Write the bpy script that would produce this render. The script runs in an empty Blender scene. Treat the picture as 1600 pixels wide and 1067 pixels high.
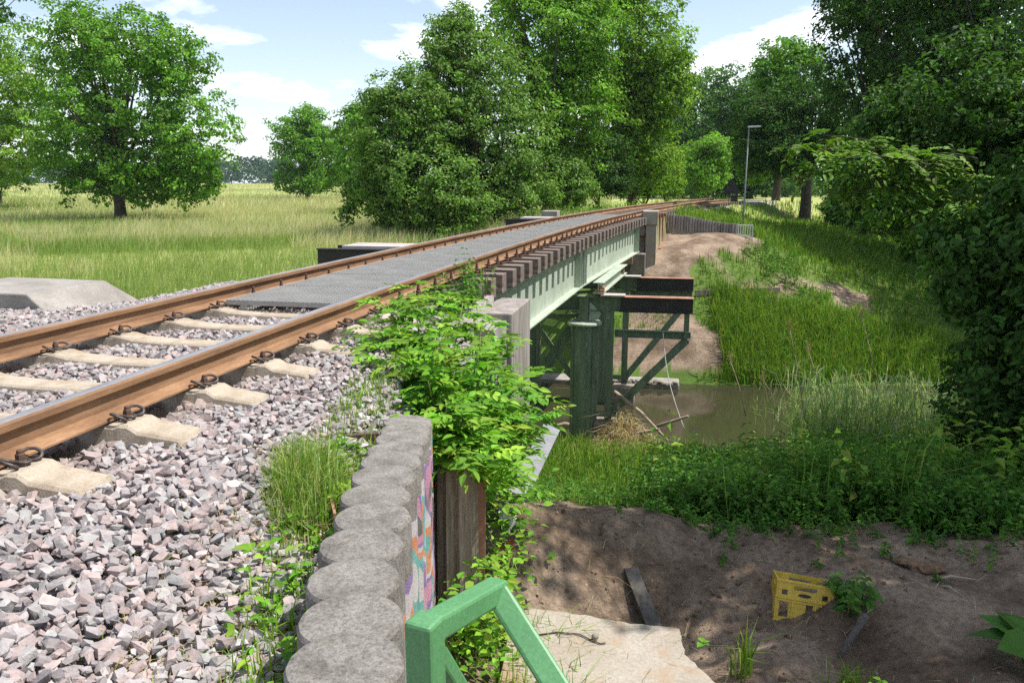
import bpy, bmesh, math, random
import numpy as np
from mathutils import Vector, Matrix, Quaternion

SC = bpy.context.scene
COL = SC.collection
rad = math.radians
RNG = np.random.default_rng(7)
random.seed(7)

# ------------------------------------------------------------------ camera
F_PX, PITCH, YAW, CAM_H = 1240.0, 0.1965, -0.1902, 0.9295      # right rail top is z = 0
cam_data = bpy.data.cameras.new('camera')
cam_data.sensor_fit = 'HORIZONTAL'; cam_data.sensor_width = 36.0
cam_data.lens = F_PX / 1600.0 * 36.0
cam_data.clip_start = 0.05; cam_data.clip_end = 4000
cam = bpy.data.objects.new('camera', cam_data); COL.objects.link(cam)
CAM = np.array([0.0, 0.0, CAM_H])
FW = np.array([math.sin(YAW)*math.cos(PITCH), math.cos(YAW)*math.cos(PITCH), -math.sin(PITCH)])
RT = np.array([math.cos(YAW), -math.sin(YAW), 0.0])
UP = np.cross(RT, FW)
cam.matrix_world = Matrix(((RT[0], UP[0], -FW[0], 0), (RT[1], UP[1], -FW[1], 0), (RT[2], UP[2], -FW[2], CAM_H), (0, 0, 0, 1)))
SC.camera = cam

# ------------------------------------------------------------------ world, sun, exposure
SUN_EL, SUN_AZ = rad(61), rad(80)           # azimuth from +Y towards +X
world = bpy.data.worlds.new('World'); SC.world = world; world.use_nodes = True
wn = world.node_tree; wn.nodes.clear()
def wnode(t, **k):
    n = wn.nodes.new(t)
    for a, b in k.items(): setattr(n, a, b)
    return n
sky = wnode('ShaderNodeTexSky', sky_type='NISHITA', sun_disc=False, sun_elevation=SUN_EL, sun_rotation=SUN_AZ)
sky.air_density = 1.0; sky.dust_density = 0.7; sky.ozone_density = 1.2
tc = wnode('ShaderNodeTexCoord'); sep = wnode('ShaderNodeSeparateXYZ')
wn.links.new(tc.outputs['Generated'], sep.inputs[0])
def wmath(op, a, b=None):
    n = wnode('ShaderNodeMath', operation=op)
    for i, v in enumerate((a, b)):
        if v is None: continue
        if isinstance(v, (int, float)): n.inputs[i].default_value = v
        else: wn.links.new(v, n.inputs[i])
    return n.outputs[0]
zz = wmath('ADD', wmath('MAXIMUM', sep.outputs[2], 0.0), 0.16)
comb = wnode('ShaderNodeCombineXYZ')
wn.links.new(wmath('DIVIDE', sep.outputs[0], zz), comb.inputs[0])
wn.links.new(wmath('DIVIDE', sep.outputs[1], zz), comb.inputs[1])
comb.inputs[2].default_value = 13.7
nz = wnode('ShaderNodeTexNoise'); nz.inputs['Scale'].default_value = 1.25; nz.inputs['Detail'].default_value = 9; nz.inputs['Roughness'].default_value = 0.58; nz.inputs['Distortion'].default_value = 0.25
wn.links.new(comb.outputs[0], nz.inputs['Vector'])
rp = wnode('ShaderNodeValToRGB'); rp.color_ramp.elements[0].position = 0.51; rp.color_ramp.elements[1].position = 0.62
wn.links.new(nz.outputs['Fac'], rp.inputs[0])
low = wmath('MULTIPLY', wmath('POWER', 2.718, wmath('MULTIPLY', wmath('MAXIMUM', sep.outputs[2], 0.0), -9.0)), 0.45)
veil = wmath('MINIMUM', wmath('ADD', wmath('MULTIPLY', rp.outputs[0], 0.85), wmath('ADD', low, 0.09)), 1.0)
mixc = wnode('ShaderNodeMix', data_type='RGBA')
wn.links.new(veil, mixc.inputs[0]); wn.links.new(sky.outputs[0], mixc.inputs[6]); mixc.inputs[7].default_value = (8.8, 9.2, 9.7, 1)
bg = wnode('ShaderNodeBackground'); bg.inputs[1].default_value = 0.116
wout = wnode('ShaderNodeOutputWorld')
wn.links.new(mixc.outputs[2], bg.inputs[0]); wn.links.new(bg.outputs[0], wout.inputs[0])

sd = bpy.data.lights.new('sun', 'SUN'); sd.energy = 4.8; sd.angle = rad(0.53); sd.color = (1.0, 0.955, 0.88)
sun = bpy.data.objects.new('sun', sd); COL.objects.link(sun)
TO_SUN = Vector((math.cos(SUN_EL)*math.sin(SUN_AZ), math.cos(SUN_EL)*math.cos(SUN_AZ), math.sin(SUN_EL)))
sun.rotation_euler = TO_SUN.to_track_quat('Z', 'Y').to_euler(); sun.location = TO_SUN * 60

vs = SC.view_settings
vs.view_transform = 'Standard'; vs.look = 'None'; vs.gamma = 1; vs.use_curve_mapping = False
vs.exposure = 0.6
SC.render.engine = 'CYCLES'
SC.cycles.use_denoising = False
SC.cycles.max_bounces = 7; SC.cycles.diffuse_bounces = 4; SC.cycles.transmission_bounces = 4; SC.cycles.transparent_max_bounces = 4
SC.cycles.sample_clamp_indirect = 3; SC.cycles.sample_clamp_direct = 8

# ------------------------------------------------------------------ helpers: pixels, track
def at(px, py, z=None, Y=None, X=None, D=None):
    d = FW + (px-800)/F_PX*RT - (py-533.5)/F_PX*UP
    if z is not None: t = (z-CAM[2])/d[2]
    elif Y is not None: t = Y/d[1]
    elif X is not None: t = X/d[0]
    else: t = D
    return CAM + t*d
def project(P):
    d = np.asarray(P, float) - CAM
    zc = d @ FW
    zc_ = np.where(np.abs(zc) < 1e-6, 1e-6, zc)
    return 800+F_PX*(d @ RT)/zc_, 533.5-F_PX*(d @ UP)/zc_, zc
_s = np.linspace(-14, 100, 2281); _h = 0.0032*_s + 0.5*0.0001*_s**2
_ds = _s[1]-_s[0]
_x = np.cumsum(np.sin(_h))*_ds; _y = np.cumsum(np.cos(_h))*_ds
_i0 = int(np.argmin(abs(_s))); _x = _x-_x[_i0]-2.5948; _y = _y-_y[_i0]
def trk(s, u=0.0, z=0.0):
    """a point: s metres along the right rail, u metres to its right, z over the rail head"""
    s = np.asarray(s, float); h = np.interp(s, _s, _h)
    return np.stack([np.interp(s, _s, _x)+u*np.cos(h), np.interp(s, _s, _y)-u*np.sin(h), z+0*s], -1)
def head(s): return float(np.interp(s, _s, _h))
def railx(y): return np.interp(y, _y, _x)
def lat(x, y): return (x-railx(y))*np.cos(np.interp(y, _y, _h))

# ------------------------------------------------------------------ helpers: noise
def _hash(ix, iy, seed):
    n = (ix.astype(np.int64)*374761393 + iy.astype(np.int64)*668265263 + seed*1442695041) & 0xffffffff
    n = ((n ^ (n >> 13))*1274126177) & 0xffffffff
    return ((n ^ (n >> 16)) & 0xffff)/65535.0
def vnoise(x, y, seed=0):
    x = np.asarray(x, float); y = np.asarray(y, float)
    ix = np.floor(x); iy = np.floor(y); fx = x-ix; fy = y-iy
    fx = fx*fx*(3-2*fx); fy = fy*fy*(3-2*fy)
    a = _hash(ix, iy, seed); b = _hash(ix+1, iy, seed); c = _hash(ix, iy+1, seed); d = _hash(ix+1, iy+1, seed)
    return (a*(1-fx)+b*fx)*(1-fy)+(c*(1-fx)+d*fx)*fy
def fbm(x, y, seed=0, oct=4):
    v = 0; a = 1; t = 0
    for o in range(oct):
        v = v+a*(vnoise(x*2**o, y*2**o, seed+o*17)-0.5); t += a; a *= 0.5
    return v/t*2
def sst(a, b, x):
    t = np.clip((x-a)/(b-a), 0, 1); return t*t*(3-2*t)

# ------------------------------------------------------------------ helpers: objects
def tag(o, label=None, cat=None, group=None, kind=None):
    if label: o['label'] = label
    if cat: o['category'] = cat
    if group: o['group'] = group
    if kind: o['kind'] = kind
    return o
def empty(name, loc=(0, 0, 0), rz=0.0, label=None, cat=None, group=None):
    o = bpy.data.objects.new(name, None); COL.objects.link(o)
    o.location = loc; o.rotation_euler = (0, 0, rz); o.empty_display_size = 0.1
    return tag(o, label, cat, group)
def copy_tree(o, parent=None):
    c = o.copy(); COL.objects.link(c)
    if parent is not None: c.parent = parent
    for ch in list(o.children): copy_tree(ch, c)
    return c
def wloc(o):
    v = np.zeros(3)
    while o is not None:
        v += np.array(o.location); o = o.parent
    return v
class MB:
    def __init__(self): self.v = []; self.f = []; self.m = []
    def add(self, verts, faces, m=0):
        b = len(self.v); self.v += [tuple(map(float, p)) for p in verts]
        self.f += [tuple(b+i for i in f) for f in faces]; self.m += [m]*len(faces); return self
    def box(self, c, s, ax=None, m=0):
        c = np.array(c, float); s = np.array(s, float)/2
        ax = np.eye(3) if ax is None else np.array(ax, float)
        P = [c+ax[0]*s[0]*i+ax[1]*s[1]*j+ax[2]*s[2]*k for k in (-1, 1) for j in (-1, 1) for i in (-1, 1)]
        return self.add(P, [(0, 2, 3, 1), (4, 5, 7, 6), (0, 1, 5, 4), (2, 6, 7, 3), (0, 4, 6, 2), (1, 3, 7, 5)], m)
    def span(self, lo, hi, m=0):
        lo = np.array(lo, float); hi = np.array(hi, float); return self.box((lo+hi)/2, hi-lo, None, m)
    def beam(self, a, b, w, h, up=(0, 0, 1), m=0):
        a = np.array(a, float); b = np.array(b, float); d = b-a; L = np.linalg.norm(d); d = d/L
        up = np.array(up, float); sx = np.cross(d, up); sx /= np.linalg.norm(sx); u2 = np.cross(sx, d)
        return self.box((a+b)/2, (w, L, h), (sx, d, u2), m)
    def ibeam(self, a, b, w, h, t=0.015, up=(0, 0, 1), m=0):
        a = np.array(a, float); b = np.array(b, float); d = (b-a)/np.linalg.norm(b-a)
        up = np.array(up, float); sx = np.cross(d, up); sx /= np.linalg.norm(sx); u2 = np.cross(sx, d)
        self.beam(a+u2*(h/2-t/2), b+u2*(h/2-t/2), w, t, up, m); self.beam(a-u2*(h/2-t/2), b-u2*(h/2-t/2), w, t, up, m)
        return self.beam(a+d*0.002, b-d*0.002, t*0.8, h-2*t, up, m)
    def tube(self, pts, r, n=8, cap=True, m=0):
        pts = np.array(pts, float); N = len(pts); r = np.broadcast_to(np.array(r, float), (N,))
        V = []; prev = None
        for i in range(N):
            d = pts[min(i+1, N-1)]-pts[max(i-1, 0)]; d = d/(np.linalg.norm(d)+1e-9)
            if prev is None:
                prev = np.cross(d, (0, 0, 1.0))
                if np.linalg.norm(prev) < 1e-3: prev = np.array((1.0, 0, 0))
            a = prev-d*(prev @ d); a /= np.linalg.norm(a)+1e-9; b = np.cross(d, a); prev = a
            for k in range(n):
                t = 2*math.pi*k/n; V.append(pts[i]+r[i]*(a*math.cos(t)+b*math.sin(t)))
        F = [(i*n+k, i*n+(k+1) % n, (i+1)*n+(k+1) % n, (i+1)*n+k) for i in range(N-1) for k in range(n)]
        if cap: F += [tuple(range(n-1, -1, -1)), tuple((N-1)*n+k for k in range(n))]
        return self.add(V, F, m)
    def rings(self, R, m=0, close=True):
        n = len(R[0]); V = [p for r in R for p in r]
        F = [(i*n+k, i*n+(k+1) % n, (i+1)*n+(k+1) % n, (i+1)*n+k) for i in range(len(R)-1) for k in range(n)]
        if close: F += [tuple(range(n-1, -1, -1)), tuple((len(R)-1)*n+k for k in range(n))]
        return self.add(V, F, m)
    def build(self, name, mat, parent=None, smooth=False, bevel=0.0, local=False):
        me = bpy.data.meshes.new(name)
        v = self.v
        if parent is not None and not local:
            o = wloc(parent); v = [(p[0]-o[0], p[1]-o[1], p[2]-o[2]) for p in v]
        me.from_pydata(v, [], self.f)
        mats = mat if isinstance(mat, (list, tuple)) else [mat]
        for mm in mats: me.materials.append(mm)
        if len(mats) > 1: me.polygons.foreach_set('material_index', self.m)
        if smooth: me.shade_smooth()
        me.update()
        o = bpy.data.objects.new(name, me); COL.objects.link(o)
        if parent is not None: o.parent = parent
        if bevel:
            b = o.modifiers.new('edge', 'BEVEL'); b.width = bevel; b.segments = 2; b.limit_method = 'ANGLE'; b.angle_limit = rad(40)
        return o
def np_mesh(name, V, quads=None, tris=None, col=None, mat=None, parent=None, smooth=False):
    """a mesh from arrays; col is one colour for each vertex"""
    V = np.asarray(V, np.float32)
    if parent is not None: V = V - wloc(parent).astype(np.float32)
    q = np.zeros((0, 4), np.int32) if quads is None else np.asarray(quads, np.int32)
    t = np.zeros((0, 3), np.int32) if tris is None else np.asarray(tris, np.int32)
    me = bpy.data.meshes.new(name)
    me.vertices.add(len(V)); me.vertices.foreach_set('co', V.ravel())
    nl = q.size+t.size; me.loops.add(nl); me.loops.foreach_set('vertex_index', np.concatenate([q.ravel(), t.ravel()]).astype(np.int32))
    npoly = len(q)+len(t); me.polygons.add(npoly)
    st = np.concatenate([np.arange(len(q))*4, q.size+np.arange(len(t))*3]).astype(np.int32)
    me.polygons.foreach_set('loop_start', st)
    if col is not None:
        a = me.attributes.new('Col', 'FLOAT_COLOR', 'POINT')
        c = np.ones((len(V), 4), np.float32); c[:, :3] = col; a.data.foreach_set('color', c.ravel())
    me.update(calc_edges=True); me.validate()
    if smooth: me.shade_smooth()
    else: me.shade_flat()
    if mat: me.materials.append(mat)
    o = bpy.data.objects.new(name, me); COL.objects.link(o)
    if parent is not None: o.parent = parent
    return o

# ------------------------------------------------------------------ materials
def new_mat(name):
    m = bpy.data.materials.new(name); m.use_nodes = True; nt = m.node_tree
    return m, nt, nt.nodes['Principled BSDF']
def noise_node(nt, scale, detail=5, rough=0.6, vec=None, stretch=None):
    n = nt.nodes.new('ShaderNodeTexNoise'); n.inputs['Scale'].default_value = scale; n.inputs['Detail'].default_value = detail; n.inputs['Roughness'].default_value = rough
    c = nt.nodes.new('ShaderNodeTexCoord')
    if stretch:
        mp = nt.nodes.new('ShaderNodeMapping'); mp.inputs['Scale'].default_value = stretch
        nt.links.new(c.outputs['Object'], mp.inputs[0]); nt.links.new(mp.outputs[0], n.inputs['Vector'])
    else: nt.links.new(c.outputs['Object'], n.inputs['Vector'])
    return n
def ramp(nt, src, stops):
    r = nt.nodes.new('ShaderNodeValToRGB'); e = r.color_ramp.elements
    while len(e) < len(stops): e.new(0.5)
    for el, (p, c) in zip(e, stops): el.position = p; el.color = (*c, 1)
    nt.links.new(src, r.inputs[0]); return r.outputs[0]
def mixrgb(nt, fac, a, b, mode='MIX'):
    n = nt.nodes.new('ShaderNodeMix'); n.data_type = 'RGBA'; n.blend_type = mode
    for i, v in ((0, fac), (6, a), (7, b)):
        if isinstance(v, (int, float)): n.inputs[i].default_value = v
        elif isinstance(v, tuple): n.inputs[i].default_value = (*v, 1)
        else: nt.links.new(v, n.inputs[i])
    return n.outputs[2]
def bump(nt, b, src, strength=0.4, dist=0.02):
    n = nt.nodes.new('ShaderNodeBump'); n.inputs['Strength'].default_value = strength; n.inputs['Distance'].default_value = dist
    nt.links.new(src, n.inputs['Height']); nt.links.new(n.outputs[0], b.inputs['Normal'])
def two_tone(name, stops, scale=6, rough=0.85, bstr=0.4, bdist=0.01, stretch=None, speck=None, metallic=0.0, fine=60, blot=None):
    m, nt, b = new_mat(name)
    n = noise_node(nt, scale, 6, 0.65, stretch=stretch)
    c = ramp(nt, n.outputs['Fac'], stops)
    n2 = noise_node(nt, fine, 4, 0.7, stretch=stretch)
    c = mixrgb(nt, 0.55, c, ramp(nt, n2.outputs['Fac'], [(0.3, (0.55, 0.55, 0.55)), (0.7, (1.25, 1.25, 1.25))]), 'MULTIPLY')
    if speck:
        n3 = noise_node(nt, speck[0], 3, 0.5)
        f = ramp(nt, n3.outputs['Fac'], [(speck[1], (0, 0, 0)), (speck[1]+0.05, (1, 1, 1))])
        c = mixrgb(nt, f, c, speck[2])
    if blot:
        n4 = noise_node(nt, blot[0], 5, 0.6)
        f = ramp(nt, n4.outputs['Fac'], [(blot[1], (0, 0, 0)), (blot[1]+0.12, (1, 1, 1))])
        c = mixrgb(nt, f, c, blot[2])
    nt.links.new(c, b.inputs['Base Color'])
    b.inputs['Roughness'].default_value = rough; b.inputs['Metallic'].default_value = metallic
    bump(nt, b, n2.outputs['Fac'], bstr, bdist)
    return m
M = {}
M['rust'] = two_tone('rail_rust', [(0.3, (0.14, 0.074, 0.040)), (0.5, (0.245, 0.132, 0.066)), (0.72, (0.35, 0.205, 0.115))], 4, 0.9, 0.35, 0.004, stretch=(1, 0.4, 3), fine=70, blot=(2.3, 0.60, (0.17, 0.085, 0.045)))
M['rail_top'] = two_tone('rail_running_steel', [(0.3, (0.30, 0.29, 0.30)), (0.7, (0.42, 0.40, 0.40))], 3, 0.42, 0.1, 0.001, metallic=0.6)
M['dark_rust'] = two_tone('fastening_dark_rust', [(0.35, (0.05, 0.032, 0.024)), (0.7, (0.17, 0.095, 0.06))], 40, 0.75, 0.3, 0.002, metallic=0.15)
M['clip'] = two_tone('clip_steel', [(0.35, (0.05, 0.042, 0.04)), (0.7, (0.15, 0.115, 0.10))], 50, 0.55, 0.3, 0.002, metallic=0.4)
M['sleeper_concrete'] = two_tone('sleeper_concrete', [(0.3, (0.27, 0.215, 0.155)), (0.5, (0.39, 0.325, 0.25)), (0.75, (0.47, 0.41, 0.335))], 7, 0.95, 0.7, 0.006, fine=110, blot=(5, 0.58, (0.33, 0.24, 0.15)))
M['timber'] = two_tone('bridge_timber', [(0.3, (0.085, 0.055, 0.042)), (0.55, (0.19, 0.145, 0.12)), (0.75, (0.34, 0.28, 0.25))], 5, 0.95, 0.6, 0.006, stretch=(0.25, 2.5, 2.5), fine=40)
M['grating'] = two_tone('grating_galvanised', [(0.3, (0.27, 0.262, 0.245)), (0.7, (0.39, 0.38, 0.36))], 2.5, 0.6, 0.1, 0.001)
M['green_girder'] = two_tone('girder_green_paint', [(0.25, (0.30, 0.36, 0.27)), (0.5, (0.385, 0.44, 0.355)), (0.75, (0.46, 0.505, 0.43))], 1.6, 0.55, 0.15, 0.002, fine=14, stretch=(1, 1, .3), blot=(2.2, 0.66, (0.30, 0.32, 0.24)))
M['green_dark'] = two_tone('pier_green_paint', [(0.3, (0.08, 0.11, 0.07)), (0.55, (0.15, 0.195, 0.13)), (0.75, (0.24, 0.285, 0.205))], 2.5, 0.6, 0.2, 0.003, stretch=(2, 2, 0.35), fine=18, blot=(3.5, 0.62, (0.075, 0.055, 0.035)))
M['green_rail'] = two_tone('handrail_green_paint', [(0.3, (0.068, 0.205, 0.078)), (0.7, (0.095, 0.255, 0.105))], 6, 0.5, 0.15, 0.0015, fine=170, blot=(16, 0.71, (0.16, 0.10, 0.06)))
M['tarred'] = two_tone('black_tarred_steel', [(0.3, (0.012, 0.010, 0.010)), (0.7, (0.035, 0.028, 0.026))], 6, 0.7, 0.3, 0.004, fine=40, blot=(5, 0.63, (0.10, 0.06, 0.045)))
M['pale_plate'] = two_tone('weathered_pale_plate', [(0.3, (0.36, 0.31, 0.29)), (0.7, (0.52, 0.46, 0.43))], 5, 0.8, 0.3, 0.003, fine=40)
M['post_concrete'] = two_tone('post_concrete', [(0.3, (0.21, 0.19, 0.17)), (0.5, (0.33, 0.305, 0.28)), (0.75, (0.43, 0.405, 0.38))], 9, 0.95, 0.8, 0.004, fine=150, speck=(120, 0.62, (0.52, 0.50, 0.47)), blot=(6, 0.68, (0.62, 0.60, 0.57)))
M['concrete'] = two_tone('old_concrete', [(0.3, (0.19, 0.17, 0.15)), (0.55, (0.29, 0.265, 0.24)), (0.75, (0.37, 0.345, 0.315))], 2.4, 0.95, 0.6, 0.006, fine=55, blot=(3.1, 0.64, (0.20, 0.17, 0.14)))
M['streaked_concrete'] = two_tone('rain_streaked_concrete', [(0.32, (0.15, 0.13, 0.115)), (0.5, (0.26, 0.23, 0.21)), (0.7, (0.36, 0.325, 0.30))], 7, 0.95, 0.5, 0.005, stretch=(1, 1, 0.12), fine=40)
M['light_concrete'] = two_tone('light_concrete', [(0.3, (0.27, 0.225, 0.17)), (0.6, (0.36, 0.32, 0.27)), (0.8, (0.42, 0.385, 0.34))], 2.2, 0.95, 0.6, 0.006, fine=45, blot=(2.0, 0.50, (0.30, 0.21, 0.13)))
M['masonry'] = two_tone('masonry_stone', [(0.3, (0.13, 0.11, 0.085)), (0.55, (0.24, 0.21, 0.17)), (0.8, (0.33, 0.30, 0.25))], 3, 0.95, 0.7, 0.01, fine=30)
M['rusty_sheet'] = two_tone('rusty_sheet', [(0.3, (0.20, 0.09, 0.055)), (0.55, (0.33, 0.17, 0.11)), (0.8, (0.45, 0.27, 0.19))], 5, 0.9, 0.4, 0.004, fine=60)
M['old_wood'] = two_tone('old_wood', [(0.3, (0.11, 0.085, 0.06)), (0.5, (0.24, 0.19, 0.14)), (0.75, (0.40, 0.34, 0.27))], 9, 0.95, 0.8, 0.008, stretch=(3, 3, 0.25), fine=40)
M['dark_wood'] = two_tone('wet_dark_wood', [(0.3, (0.05, 0.045, 0.04)), (0.7, (0.13, 0.115, 0.10))], 8, 0.9, 0.6, 0.006, stretch=(3, 3, 0.4), fine=40)
M['drift'] = two_tone('driftwood', [(0.3, (0.20, 0.15, 0.10)), (0.7, (0.46, 0.38, 0.29))], 6, 0.95, 0.6, 0.006, fine=30)
M['rotten'] = two_tone('rotten_wood', [(0.3, (0.10, 0.06, 0.035)), (0.55, (0.22, 0.135, 0.075)), (0.75, (0.36, 0.24, 0.14))], 14, 0.95, 1.0, 0.012, fine=45)
M['grey_plank'] = two_tone('grey_plank', [(0.3, (0.15, 0.15, 0.165)), (0.7, (0.24, 0.24, 0.26))], 8, 0.8, 0.4, 0.004, fine=50)
M['bark'] = two_tone('bark', [(0.3, (0.045, 0.035, 0.026)), (0.6, (0.11, 0.09, 0.07)), (0.8, (0.18, 0.155, 0.125))], 6, 0.95, 1.0, 0.03, stretch=(3, 3, 0.6), fine=20)
M['stalk'] = two_tone('plant_stalk', [(0.3, (0.10, 0.13, 0.035)), (0.7, (0.20, 0.22, 0.07))], 12, 0.8, 0.2, 0.002)
M['crate'] = two_tone('crate_yellow', [(0.3, (0.52, 0.36, 0.035)), (0.7, (0.66, 0.48, 0.06))], 7, 0.5, 0.2, 0.002, fine=60, blot=(9, 0.66, (0.20, 0.13, 0.06)))
M['black'] = two_tone('black_paint', [(0.3, (0.012, 0.012, 0.014)), (0.7, (0.03, 0.03, 0.034))], 6, 0.6, 0.1, 0.001)
M['galv'] = two_tone('galvanised', [(0.3, (0.34, 0.36, 0.36)), (0.7, (0.48, 0.50, 0.50))], 6, 0.5, 0.1, 0.001, metallic=0.4)
M['lamp_grey'] = two_tone('lamp_grey', [(0.3, (0.16, 0.175, 0.17)), (0.7, (0.24, 0.255, 0.25))], 6, 0.6, 0.1, 0.001)
M['white_paint'] = two_tone('white_paint', [(0.3, (0.55, 0.54, 0.52)), (0.7, (0.74, 0.73, 0.70))], 6, 0.7, 0.2, 0.002)
M['red_paint'] = two_tone('red_paint', [(0.3, (0.35, 0.05, 0.04)), (0.7, (0.45, 0.08, 0.06))], 6, 0.6, 0.1, 0.002)

def attr_mat(name, rough=0.9, trans=0.0, bstr=0.0, fine=50, spec=0.3):
    m, nt, b = new_mat(name)
    a = nt.nodes.new('ShaderNodeAttribute'); a.attribute_name = 'Col'
    c = a.outputs['Color']
    if bstr:
        n2 = noise_node(nt, fine, 4, 0.7)
        c = mixrgb(nt, 0.6, c, ramp(nt, n2.outputs['Fac'], [(0.3, (0.6, 0.6, 0.6)), (0.7, (1.25, 1.25, 1.25))]), 'MULTIPLY')
        bump(nt, b, n2.outputs['Fac'], bstr, 0.006)
    nt.links.new(c, b.inputs['Base Color']); b.inputs['Roughness'].default_value = rough
    b.inputs['Specular IOR Level'].default_value = spec
    if trans:
        t = nt.nodes.new('ShaderNodeBsdfTranslucent'); mx = nt.nodes.new('ShaderNodeMixShader'); mx.inputs[0].default_value = trans
        c2 = mixrgb(nt, 1.0, c, (1.15, 1.25, 0.55), 'MULTIPLY')
        nt.links.new(c2, t.inputs[0]); nt.links.new(b.outputs[0], mx.inputs[1]); nt.links.new(t.outputs[0], mx.inputs[2])
        nt.links.new(mx.outputs[0], nt.nodes['Material Output'].inputs[0])
    return m
M['leaf'] = attr_mat('leaf', 0.6, 0.36, spec=0.18)
M['grass'] = attr_mat('grass_blade', 0.7, 0.38, spec=0.12)
M['stone'] = attr_mat('ballast_stone', 0.95, 0.0, 1.0, 42, spec=0.15)

# ------------------------------------------------------------------ ground: one sheet
def H_(pts):
    return np.array(pts, float)
CTRL = H_([
 (-.3, -3, -1.62), (-.35, .5, -1.62), (-.45, 2, -1.63), (-.7, 3.3, -1.66), (.2, 3.5, -1.68), (1, 2, -1.66), (2, 3, -1.62), (4, 3, -1.5), (8, 2, -1.3), (3, -3, -1.6), (12, -6, -1.3),
 (-.35, 4.55, -1.92), (.1, 4.72, -1.95), (.45, 4.75, -1.88), (.72, 4.35, -1.66), (.95, 4.8, -1.74), (1.15, 4.35, -1.80), (1.45, 4.75, -1.50), (1.7, 4.2, -1.58), (2.2, 4.6, -1.52), (1.9, 5.2, -1.62),
 (-.85, 4.95, -1.36), (-.45, 5.25, -1.42), (.05, 5.55, -1.52), (.7, 5.75, -1.64), (1.5, 5.7, -1.62), (2.5, 5.6, -1.54), (4, 5.5, -1.45),
 (-1.25, 4.6, -1.4), (-1.2, 6.3, -1.95), (-.9, 7, -2.3), (0, 7.5, -2.4), (2, 8, -2.5), (5, 8, -2.3), (9, 8, -2.0), (-1.5, 7.5, -2.5), (-1.4, 9.5, -3.3),
 (1, 10.5, -3.5), (4, 11, -3.5), (9, 11, -3.3), (-3, 11, -4.1), (-2, 13, -4.5), (1, 14, -4.55), (5, 14, -4.5), (10, 14.5, -4.4), (-7, 13, -4.4),
 (-7, 16.6, -4.85), (-2, 17.2, -4.88), (1, 17.4, -4.92), (5, 17.7, -4.92), (12, 18.5, -4.92), (20, 19.5, -4.9), (32, 20, -4.9),
 (-7, 20, -5.6), (-2, 20.4, -5.6), (2, 20.6, -5.6), (6, 21, -5.6), (12, 22, -5.6), (20, 23.5, -5.6), (32, 24, -5.6),
 (-7, 23.6, -5.02), (-2, 23.7, -5.02), (0, 23.8, -5.0), (1.2, 23.9, -5.0), (2, 24, -4.95), (6, 24.8, -4.95), (12, 26.5, -4.95), (20, 28, -4.95), (32, 29, -4.9),
 (-4, 25, -4.1), (-1, 24.9, -4.05), (0, 25.0, -4.0), (1, 24.9, -4.0), (1.9, 25.0, -3.95), (3, 25.6, -3.75), (5, 26.3, -3.65), (8, 28, -3.6), (14, 30, -3.5),
 (-1, 26.4, -3.6), (0, 26.5, -3.2), (-.3, 27.6, -2.0), (.3, 28, -1.75), (1, 29, -1.4), (.3, 30.4, -1.06), (2.5, 30.4, -1.08), (3.6, 31.2, -1.2), (2, 28, -2.0), (3.5, 28.6, -2.2),
 (5, 29.6, -2.55), (4, 27, -3.2), (1.6, 26.4, -3.2), (8, 31.5, -2.9), (12, 35, -2.8), (4.5, 36, -1.3), (7, 36, -2.0), (6.5, 42, -1.4), (11, 42, -2.0), (10, 55, -1.6), (16, 52, -1.9), (25, 60, -1.9), (25, 45, -2.2),
 (40, 50, -1.6), (24, 34, -3.0), (42, 20, -2), (42, 0, -1), (20, 5, -1.6), (16, 12, -2.6), (24, 14, -2.8), (12, 80, -1.0), (40, 90, -1.0), (0, 70, -.7), (-7, 60, -1.2), (-7, 30, -1.6), (-7, 40, -1.4), (-4, 45, -1.2), (-7, 0, -1.4), (-7, 8, -2.5)])
def tps_fit(P):
    n = len(P); d = np.linalg.norm(P[:, None, :2]-P[None, :, :2], axis=2); K = np.where(d > 0, d*d*np.log(d+1e-12), 0)
    A = np.zeros((n+3, n+3)); A[:n, :n] = K+np.eye(n)*0.05; A[:n, n] = 1; A[:n, n+1:] = P[:, :2]; A[n, :n] = 1; A[n+1:, :n] = P[:, :2].T
    return np.linalg.solve(A, np.r_[P[:, 2], 0, 0, 0])
TPS = tps_fit(CTRL)
def tps(x, y):
    sh = x.shape; q = np.c_[x.ravel(), y.ravel()]; out = np.empty(len(q))
    for i in range(0, len(q), 20000):
        c = q[i:i+20000]; d2 = ((c[:, None, :]-CTRL[None, :, :2])**2).sum(2)
        out[i:i+20000] = (0.5*d2*np.log(d2+1e-12)) @ TPS[:-3]+TPS[-3]+c @ TPS[-2:]
    return out.reshape(sh)
# the palisade line
POST_N = 13; POST_R = 0.128
_pp = [(538, 1031), (548, 963), (552, 900), (564, 849), (582, 806), (586, 771), (599, 744), (610, 720), (617, 703), (628, 685), (633, 670), (637, 657)]
POST_Z = [-0.075-0.020*i for i in range(12)]
POSTS = [at(x, y, z=z) for (x, y), z in zip(_pp, POST_Z)]
POSTS = [2*POSTS[0]-POSTS[1]+np.array([0.01, -0.02, 0.0])] + POSTS
WALL = np.array([(-.25, -3.0), (-.35, 0.0)] + [(p[0], p[1]) for p in (POSTS[0], POSTS[5], POSTS[9], POSTS[12])] + [(-1.62, 5.2), (-1.95, 8.6), (-1.95, 9.4)])
def wallx(y): return np.interp(y, WALL[:, 1], WALL[:, 0])
def meadow(x, y):
    D = np.hypot(x, y)
    z = -1.42+0.10*fbm(x/9, y/9, 3)+0.25*fbm(x/34, y/34, 5)
    z = z+sst(60, 330, D)*2.1+0.5*sst(70, 130, D)*fbm(x/60, y/60, 9)
    return z
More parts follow.
